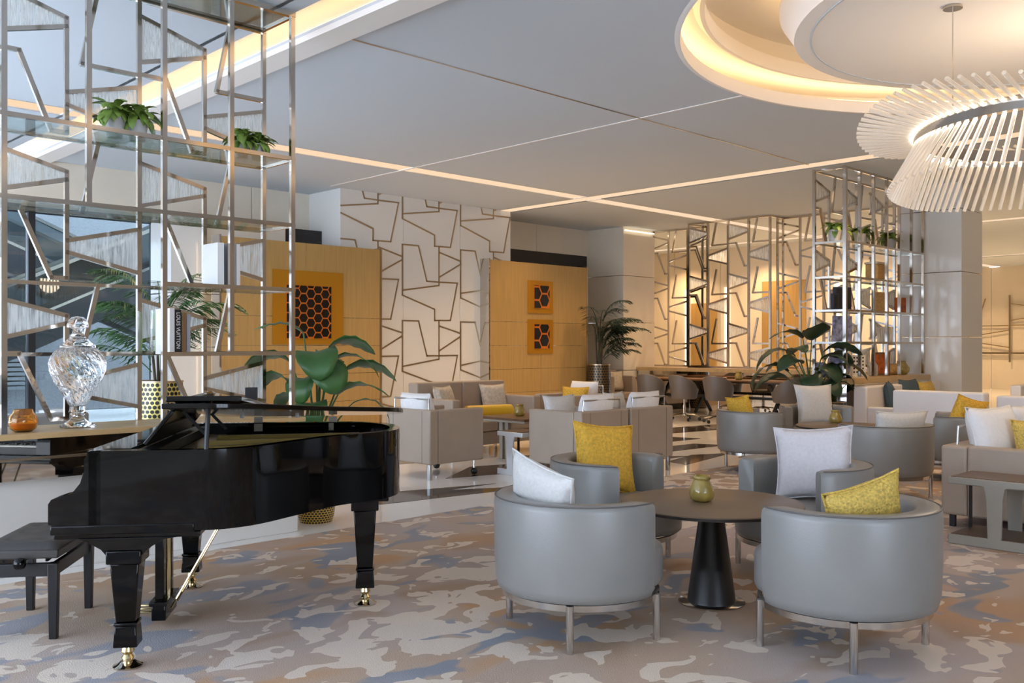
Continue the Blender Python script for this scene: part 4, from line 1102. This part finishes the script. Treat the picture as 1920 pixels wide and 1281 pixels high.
for k in range(100):
    a = 2 * PI * k / 100
    for el, me, dz in ((10 + 10 * math.sin(3 * a), rodA, .02), (-62 + 8 * math.sin(3 * a), rodB, -.03)):
        o = link('glass_rod', me, ch)
        M_ = Matrix.Translation((CR * math.cos(a), CR * math.sin(a), CZ + dz)) @ Matrix.Rotation(a, 4, 'Z') @ Matrix.Rotation(R(-el), 4, 'Y')
        o.matrix_local = M_
        p = link('led_tip', tipm, ch); p.matrix_local = M_ @ Matrix.Translation((.028, 0, 0)) @ Matrix.Rotation(R(90), 4, 'Y')
for k in range(3):
    a = R(146.7 + 120 * k); x, y = 1.08 * math.cos(a), 1.08 * math.sin(a)
    MB().tube([(x, y, CZ + .02), (x, y, 4.04)], .004, 6).build('cable', 'steel', ch)
    MB().lathe([(.07, 4.03), (.07, 4.046), (.06, 4.048)], 20, x, y).build('canopy', 'chrome', ch, smooth=40)
l = D.lights.new('chandelier_lamp', 'POINT'); l.energy = 40; l.color = (1, .78, .55); l.shadow_soft_size = .25
o = D.objects.new('chandelier_lamp', l); COL.objects.link(o); o.location = (RX, RY, CZ - .1)
# ================================================================= plants
def leaf_blade(L, Wd, droop, fold=.18, n_=10, tipdroop=1.0):
    """blade along +X from the origin, rising then drooping; returns MB"""
    q = MB(); vs = []; fs = []
    x = z = 0.0; pts = []
    for i in range(n_ + 1):
        t = i / n_; pts.append((x, z)); an = R(38) - R(droop) * t ** tipdroop * 1.25
        x += math.cos(an) * L / n_; z += math.sin(an) * L / n_
    for i, (px, pz) in enumerate(pts):
        t = i / n_; wd = Wd / 2 * (math.sin(PI * min(1, t * .93 + .07)) ** .75) if i < n_ else .002
        for v in (-1, -.5, 0, .5, 1):
            vs.append((px, v * wd, pz + abs(v) * wd * fold * 2 * (1 - t) - abs(v) * wd * .25 * t + .006 * math.sin(9 * t * PI) * abs(v)))
    for i in range(n_):
        for k in range(4): fs.append((i * 5 + k, i * 5 + k + 1, (i + 1) * 5 + k + 1, (i + 1) * 5 + k))
    q.add(vs, fs); return q
def pot(par, r, h, m, uvn=1):
    q = MB(); n_ = 40
    prof_ = [(r * .80, 0.0), (r * .90, h * .12), (r * 1.0, h * .45), (r * 1.0, h * .75), (r * .94, h)]
    vs = []; 
    for r_, z in prof_:
        for k in range(n_ + 1): vs.append((r_ * math.cos(2 * PI * k / n_), r_ * math.sin(2 * PI * k / n_), z))
    fs = [(i * (n_ + 1) + k, i * (n_ + 1) + k + 1, (i + 1) * (n_ + 1) + k + 1, (i + 1) * (n_ + 1) + k) for i in range(len(prof_) - 1) for k in range(n_)]
    me = D.meshes.new('pot'); me.from_pydata(vs, [], fs); uv = me.uv_layers.new(name='UVMap')
    for p_ in me.polygons:
        for li in p_.loop_indices:
            vi = me.loops[li].vertex_index; uv.data[li].uv = ((vi % (n_ + 1)) / n_, vs[vi][2] / h)
    me.materials.append(MATS[m]); me.shade_smooth(); o = link('pot', me, par)
    MB().lathe([(r * .86, h), (r * .97, h), (r * .97, h + .02), (r * .86, h + .02)], 40, closed=True).build('pot_rim', 'brass', o, smooth=40)
    MB().lathe([(r * .6, 0), (r * .79, .004)], 24).build('pot_foot', 'satin_black', o)
    MB().lathe([(r * .9, h - .04), (r * .88, h - .03)], 32).build('soil', 'soil', par)
def banana(label, loc, leaves, pr_, ph, potm, m, seed):
    t = thing('leafy_plant', label, 'plant', loc); rnd = random.Random(seed)
    pot(t, pr_, ph, potm)
    for az, zt, reach, L, Wd, dr in leaves:
        a = R(az); c, s_ = math.cos(a), math.sin(a)
        bx_, by_ = .04 * rnd.uniform(-1, 1), .04 * rnd.uniform(-1, 1)
        tip = Vector((reach * c, reach * s_, zt)); base = Vector((bx_, by_, ph - .03))
        pts = [base.lerp(tip, k / 6) + Vector((-c, -s_, 0)) * .18 * reach * math.sin(PI * k / 6) for k in range(7)]
        st = MB().tube([tuple(p) for p in pts], [.013 - .006 * k / 6 for k in range(7)], 6).build('stalk', 'stem', t, smooth=60)
        lf = leaf_blade(L, Wd * 1.3, dr).build('leaf', m, t, smooth=80)
        so = lf.modifiers.new('thick', 'SOLIDIFY'); so.thickness = .003
        lf.matrix_local = Matrix.Translation(tip) @ Matrix.Rotation(a, 4, 'Z') @ Matrix.Rotation(R(rnd.uniform(-25, 25)), 4, 'X')
# plant behind the piano (azimuth in world frame; camera right is about -44 deg)
banana('broad-leaved green plant in a gold honeycomb pot behind the piano', (4.20, 6.62, 0),
       [(-44, 1.30, .12, .50, .17, 95), (-30, 1.22, .22, .52, .15, 85), (-60, 1.05, .20, .50, .15, 70), (-44, .95, .28, .46, .07, 110), (-120, 1.35, .06, .46, .26, 130), (-100, 1.22, .10, .40, .24, 140),
        (-150, 1.15, .10, .38, .20, 150), (-130, .95, .12, .36, .20, 150), (136, 1.30, .20, .48, .18, 85), (120, 1.15, .26, .44, .15, 120), (150, 1.55, .10, .42, .16, 60), (40, 1.30, .14, .42, .2, 90), (-20, 1.42, .10, .46, .18, 80), (100, 1.0, .18, .4, .16, 110)],
       .165, .42, 'hex_pot', 'leaf_dark', 3)
banana('dark broad-leaved plant standing before the display rack', (12.12, 6.42, 0),
       [(-44, 1.35, .18, .62, .22, 75), (-50, 1.10, .28, .62, .22, 95), (-30, .98, .28, .55, .2, 110), (136, 1.30, .22, .72, .19, 105), (140, 1.08, .32, .78, .2, 115), (130, .95, .28, .62, .18, 100), (-130, 1.52, .04, .50, .30, 15),
        (-100, 1.10, .12, .5, .26, 120), (150, 1.55, .12, .58, .19, 70), (-20, 1.25, .28, .58, .2, 90), (60, 1.35, .12, .5, .22, 80), (-150, .98, .15, .48, .24, 130), (-44, .86, .22, .52, .18, 90), (100, 1.15, .22, .52, .2, 90),
        (-70, 1.25, .14, .50, .24, 100), (-110, .9, .2, .46, .22, 120), (170, 1.2, .2, .55, .2, 95)],
       .20, .62, 'hex_pot_dark', 'leaf_deep', 9)
def palm(label, loc, ph, pr_, potm, nf, Lr, zr, seed, m='leaf_palm', az0=0, az1=360):
    t = thing('potted_palm', label, 'plant', loc); rnd = random.Random(seed); pot(t, pr_, ph, potm)
    for k in range(6):
        a = rnd.uniform(0, 2 * PI); MB().tube([(.05 * math.cos(a), .05 * math.sin(a), ph - .04), (.12 * math.cos(a), .12 * math.sin(a), ph + zr * .45)], [.018, .01], 6).build('trunk', 'trunk', t, smooth=60)
    for k in range(nf):
        az = R(az0) + R(az1 - az0) * (k * .381966 % 1) + rnd.uniform(-.1, .1); L = Lr * rnd.uniform(.75, 1.1); up = rnd.uniform(42, 84); z0 = ph + zr * rnd.uniform(.06, .52)
        q = MB(); n_ = 16; x, z = .1, z0; pts = []
        for i in range(n_ + 1):
            tt = i / n_; an = R(up - (up + rnd.uniform(35, 45)) * tt ** 1.25); pts.append((x, z)); x += math.cos(an) * L / n_; z += math.sin(an) * L / n_
        q.tube([(px, 0, pz) for px, pz in pts], [.007 * (1 - i / (n_ + 1)) + .002 for i in range(n_ + 1)], 4)
        for i in range(3, n_ + 1):
            px, pz = pts[i]; tt = i / n_; ll = .34 * Lr * math.sin(PI * (tt * .8 + .17)) * rnd.uniform(.85, 1.1)
            for s_ in (-1, 1):
                for hh in (0, .5):
                    if i == n_ and hh: continue
                    bx_ = px + hh * (pts[min(n_, i + 1)][0] - px); bz = pz + hh * (pts[min(n_, i + 1)][1] - pz)
                    dx, dy, dz = .55 * ll, s_ * .75 * ll, -.25 * ll * rnd.uniform(.2, 1.6)
                    wv = .014
                    q.add([(bx_ - wv, 0, bz), (bx_ + wv, 0, bz), (bx_ + dx * .55 + wv, dy * .55, bz + dz * .35 + .01), (bx_ + dx * .55 - wv, dy * .55, bz + dz * .35 + .01), (bx_ + dx, dy, bz + dz)],
                          [(0, 1, 2, 3), (3, 2, 4)])
        o = q.build('frond', m, t); o.rotation_euler = (0, 0, az)
palm('feathery palm in a gold honeycomb pot behind the shelving screen', (4.66, 10.68, 0), 1.02, .27, 'hex_pot_large', 30, 1.0, 1.7, 4)
palm('slender palm in a dark honeycomb pot beside the gold panel with two artworks', (14.62, 12.42, 0), 1.05, .24, 'hex_pot_dark', 26, 1.0, 1.75, 8, 'leaf_deep', -165, 25)
LEAF = None
def planter(label, loc, rz, npot=2, s_=1.0, m='leaf_light', pm='concrete_pot', seed=1, nl=50):
    global LEAF
    t = thing('planter', label, 'planter', loc, rz); t.scale = (s_, s_, s_); rnd = random.Random(seed)
    if LEAF is None or m not in LEAF:
        LEAF = LEAF or {}
        me = leaf_blade(.16, .062, 95, n_=5).mesh('leaf'); me.materials.append(MATS[m]); me.shade_smooth(); LEAF[m] = me
    for i in range(npot):
        x = (i - (npot - 1) / 2) * .16
        q = MB().lathe([(.050, 0), (.075, .14), (.068, .14), (.06, .11)], 20, x, 0).build('pot', pm, t, smooth=40)
        for k in range(nl):
            a = rnd.uniform(0, 2 * PI); el = rnd.uniform(-20, 60); d_ = rnd.uniform(0, .05)
            o = link('leaf', LEAF[m], t); zz = .13 + rnd.uniform(0, .07)
            o.matrix_local = Matrix.Translation((x + d_ * math.cos(a), d_ * math.sin(a), zz)) @ Matrix.Rotation(a, 4, 'Z') @ Matrix.Rotation(R(-el + 25), 4, 'Y') @ Matrix.Scale(rnd.uniform(.7, 1.15), 4)
planter('pair of white pots with trailing green leaves, left on the top shelf behind the piano', (2.62, 6.56, 2.893), 0, 2, 1.0, seed=2)
planter('pair of white pots with trailing green leaves, right on the top shelf behind the piano', (3.57, 6.56, 2.893), 0, 2, .85, seed=5)
for i, x in enumerate((12.82, 13.55, 14.55)):
    planter(('left', 'middle', 'right')[i] + ' leafy planter on the upper shelf of the display rack', (x, 6.36, 2.943), .3 * i, 2, 1.25, seed=20 + i, nl=22)
# ================================================================= glassware and books on the shelves
vz = thing('glass_vase', 'tall lidded crystal vase with swirled ribs standing on the plinth', 'vase', (2.28, 6.52, .900))
S = .745 / .75
def ribbed(prof_, n_=120, ribs=20, amp=.03, twist=1.6):
    q = MB(); vs = []; z0, z1 = prof_[0][1], prof_[-1][1]
    for r_, z in prof_:
        ph_ = twist * (z - z0) / (z1 - z0)
        for k in range(n_):
            a = 2 * PI * k / n_; rr = r_ * (1 + amp * math.cos(ribs * (a + ph_)))
            vs.append((rr * math.cos(a), rr * math.sin(a), z))
    m_ = len(prof_)
    fs = [(i * n_ + k, i * n_ + (k + 1) % n_, (i + 1) * n_ + (k + 1) % n_, (i + 1) * n_ + k) for i in range(m_ - 1) for k in range(n_)] + [tuple(reversed(range(n_))), tuple((m_ - 1) * n_ + k for k in range(n_))]
    q.add(vs, fs); return q
bp = [(.05, .145), (.066, .17), (.105, .24), (.145, .31), (.170, .38), (.176, .43), (.165, .475), (.14, .51), (.105, .535)]
bp2 = []
for (r0, z0), (r1, z1) in zip(bp, bp[1:]):
    for k in range(4): bp2.append((r0 + (r1 - r0) * k / 4, z0 + (z1 - z0) * k / 4))
bp2.append(bp[-1])
body = ribbed(bp2); 
body.build('body', 'crystal', vz, smooth=60)
inner = MB().lathe([(max(.01, r_ - .012), z + (.02 if i == 0 else 0)) for i, (r_, z) in enumerate(bp)], 48)
MB().lathe([(.11, 0), (.115, .01), (.09, .025), (.05, .05), (.035, .075), (.05, .095), (.058, .105), (.045, .118), (.05, .145)], 40).build('foot', 'crystal', vz, smooth=50)
ld = MB().lathe([(.115, .536), (.118, .548), (.09, .565), (.055, .60), (.035, .63), (.03, .66)], 40).build('lid', 'crystal', vz, smooth=50)
kn = MB().lathe([(.03, .66), (.066, .672), (.068, .69), (.058, .72), (.035, .742), (.0, .748)], 32).build('knob', 'crystal', ld, smooth=30)
ab = thing('amber_bowl', 'small round amber glass candle bowl at the left end of the plinth', 'bowl', (1.92, 6.45, .897))
MB().lathe([(.05, 0), (.075, .02), (.087, .06), (.08, .10), (.06, .128), (.055, .145), (.05, .145), (.054, .125), (.073, .098), (.08, .06), (.068, .022), (.04, .008)], 40).build('body', 'amber_glass', ab, smooth=60)
MB().lathe([(.04, .01), (.066, .024), (.077, .055), (.0, .058)], 32).build('wax', 'satin_gold', ab, smooth=40)
def book(label, loc, w_, dpt, h, m, rz=0, cat='book', text=None, title_m='book_white'):
    t = thing('book', label, 'book', loc, rz, 'display books')
    MB().box(.003, w_ - .003, .006, dpt - .003, .004, h - .004).build('pages', 'ivory', t)
    MB().box(0, w_, 0, .004, 0, h).build('spine', m, t)
    MB().box(0, .003, .004, dpt, 0, h).build('cover', m, t); MB().box(w_ - .003, w_, .004, dpt, 0, h).build('cover', m, t)
    if text:
        cu = D.curves.new('title', 'FONT'); cu.body = text; cu.size = w_ * .78; cu.extrude = .0006; cu.align_x = 'CENTER'; cu.align_y = 'CENTER'
        to = D.objects.new('title', cu); COL.objects.link(to)
        dg = bpy.context.evaluated_depsgraph_get(); me = D.meshes.new_from_object(to.evaluated_get(dg)); D.objects.remove(to)
        me.materials.clear(); me.materials.append(MATS[title_m])
        xs_ = [v.co.x for v in me.vertices]; ln = max(xs_) - min(xs_); k = h * .80 / ln
        o = link('title', me, t)
        o.matrix_local = Matrix.Translation((w_ / 2, -.0012, h * .5)) @ Matrix.Rotation(R(90), 4, 'Y') @ Matrix.Rotation(R(90), 4, 'X') @ Matrix.Diagonal((k, min(k * 1.0, 1.25), 1, 1))
        o.matrix_local = Matrix.Translation((w_ / 2, -.0012, h * .53)) @ Matrix(((0, 1, 0, 0), (0, 0, -1, 0), (-1, 0, 0, 0), (0, 0, 0, 1))) @ Matrix.Diagonal((k, 1.15, 1, 1))
    return t
B1 = 1.388
book('white-spined book left of the black titled book on the lower glass shelf', (2.855, 6.38, B1), .034, .24, .325, 'book_white')
book('black book with a white lettered spine on the lower glass shelf', (2.893, 6.38, B1), .044, .24, .318, 'book_black', text='LOUIS VUITTON')
book('brown book right of the black titled book on the lower glass shelf', (2.942, 6.38, B1), .034, .24, .295, 'book_brown')
book('grey book at the right end of the row on the lower glass shelf', (2.980, 6.38, B1), .026, .24, .285, 'book_grey')
B2 = 1.878
book('tall white book left of the post on the upper glass shelf', (3.225, 6.40, B2), .05, .24, .33, 'book_white')
book('grey book right of the post on the upper glass shelf', (3.335, 6.40, B2), .036, .24, .335, 'book_grey')
book('white book at the right end of the upper glass shelf', (3.375, 6.40, B2), .03, .24, .33, 'book_white')
# cylinder glass vase next to the books
gv = thing('glass_cylinder', 'clear glass cylinder with pale stems beside the shelf books', 'vase', (2.90, 6.70, B1))
MB().lathe([(.045, 0), (.05, .02), (.05, .32), (.046, .32), (.046, .02), (.04, .012)], 32).build('body', 'glass_clear', gv, smooth=40)
MB().tube([(0, 0, .02), (.01, 0, .15), (0, .01, .30)], .02, 8).build('stems', 'leaf_light', gv, smooth=60)
# display pieces on the right rack
RB = 1.0 - .014
def slab(name, label, cat, x, y, z, w_, dp, h, m, rz=0, fr=None):
    t = thing(name, label, cat, (x, y, z), rz)
    MB().box(-w_ / 2, w_ / 2, -dp / 2, dp / 2, 0, h).build('panel', m, t, bevel=.003)
    if fr: MB().box(-w_ / 2 + .03, w_ / 2 - .03, -dp / 2 - .003, -dp / 2, .03, h - .03).build('picture', fr, t)
    return t
slab('picture_stand', 'orange framed picture standing on the lower ledge of the display rack', 'picture', 14.15, 6.32, RB, .36, .03, .36, 'book_brown', R(-20), 'art_orange')
t = slab('dice_board', 'cream board with a grid of dark dots on the display rack ledge', 'ornament', 13.35, 6.32, RB, .26, .05, .32, 'ivory', R(-25))
for i in range(4):
    for j in range(5): MB().lathe([(.014, 0), (.014, .004)], 10).build('dot', 'hex_black', t).matrix_local = Matrix.Translation((-.08 + i * .053, -.027, .07 + j * .053)) @ Matrix.Rotation(R(90), 4, 'X')
for i, (x, z, w_, h, m, lb) in enumerate(((12.95, 1.962, .34, .34, 'book_navy', 'navy framed print at the corner of the rack middle shelf'), (14.25, 1.962, .30, .32, 'wicker', 'arched wicker ornament on the rack middle shelf'),
                                       (14.95, 1.962, .22, .26, 'art_orange', 'small rust print at the right of the rack middle shelf'), (12.95, 1.502, .36, .38, 'porcelain_blue', 'deep blue patterned box on the rack lower shelf'), (12.72, 1.962, .12, .24, 'book_navy', 'small dark framed card at the rack corner'),
                                       (14.4, 1.502, .32, .24, 'glass_ribbed', 'clear framed block on the rack lower shelf'))):
    slab('ornament', lb, 'ornament', x, 6.36, z, w_, .05, h, m, R(-15), {'book_navy': 'book_black'}.get(m))
pv_ = thing('porcelain_vase', 'blue and white porcelain ginger jar on the rack ledge', 'vase', (12.85, 6.36, RB))
MB().lathe([(.09, 0), (.14, .06), (.17, .16), (.15, .28), (.08, .36), (.06, .38), (.07, .42), (.03, .45), (0, .46)], 28).build('body', 'porcelain_blue', pv_, smooth=60)
pv2 = thing('porcelain_bowl', 'squat blue and white porcelain bowl beside the plant on the rack ledge', 'vase', (12.66, 6.55, RB))
MB().lathe([(.06, 0), (.10, .05), (.12, .12), (.09, .2), (.05, .22)], 24).build('body', 'porcelain_blue', pv2, smooth=60)
for i, (x, s_) in enumerate(((14.62, 1.2), (14.95, 1.5))):
    t = thing('amber_jar', ('pale amber jar on the rack ledge', 'dark amber jar at the right end of the rack ledge')[i], 'jar', (x, 6.34, RB)); t.scale = (s_, s_, s_)
    MB().lathe([(.05, 0), (.08, .03), (.085, .07), (.05, .12), (.045, .14), (.05, .145)], 24).build('body', ('wicker', 'jar_glaze')[i], t, smooth=60)
lt_ = thing('lantern', 'cloth-hooded woven lantern on the second shelf of the display rack', 'lantern', (14.05, 6.36, 2.442))
MB().box(-.14, .14, -.1, .1, 0, .26).build('body', 'wicker', lt_, bevel=.01); MB().prism([(-.17, -.11), (.17, -.11), (.15, .11), (-.15, .11)], .26, .29).build('hood', 'fabric_damask', lt_)
gv2 = thing('glass_bottle', 'clear green-tinted glass bottle on the rack ledge', 'bottle', (13.82, 6.30, RB))
MB().lathe([(.05, 0), (.075, .02), (.075, .16), (.03, .22), (.02, .32), (.024, .33)], 24).build('body', 'glass_ribbed', gv2, smooth=60)
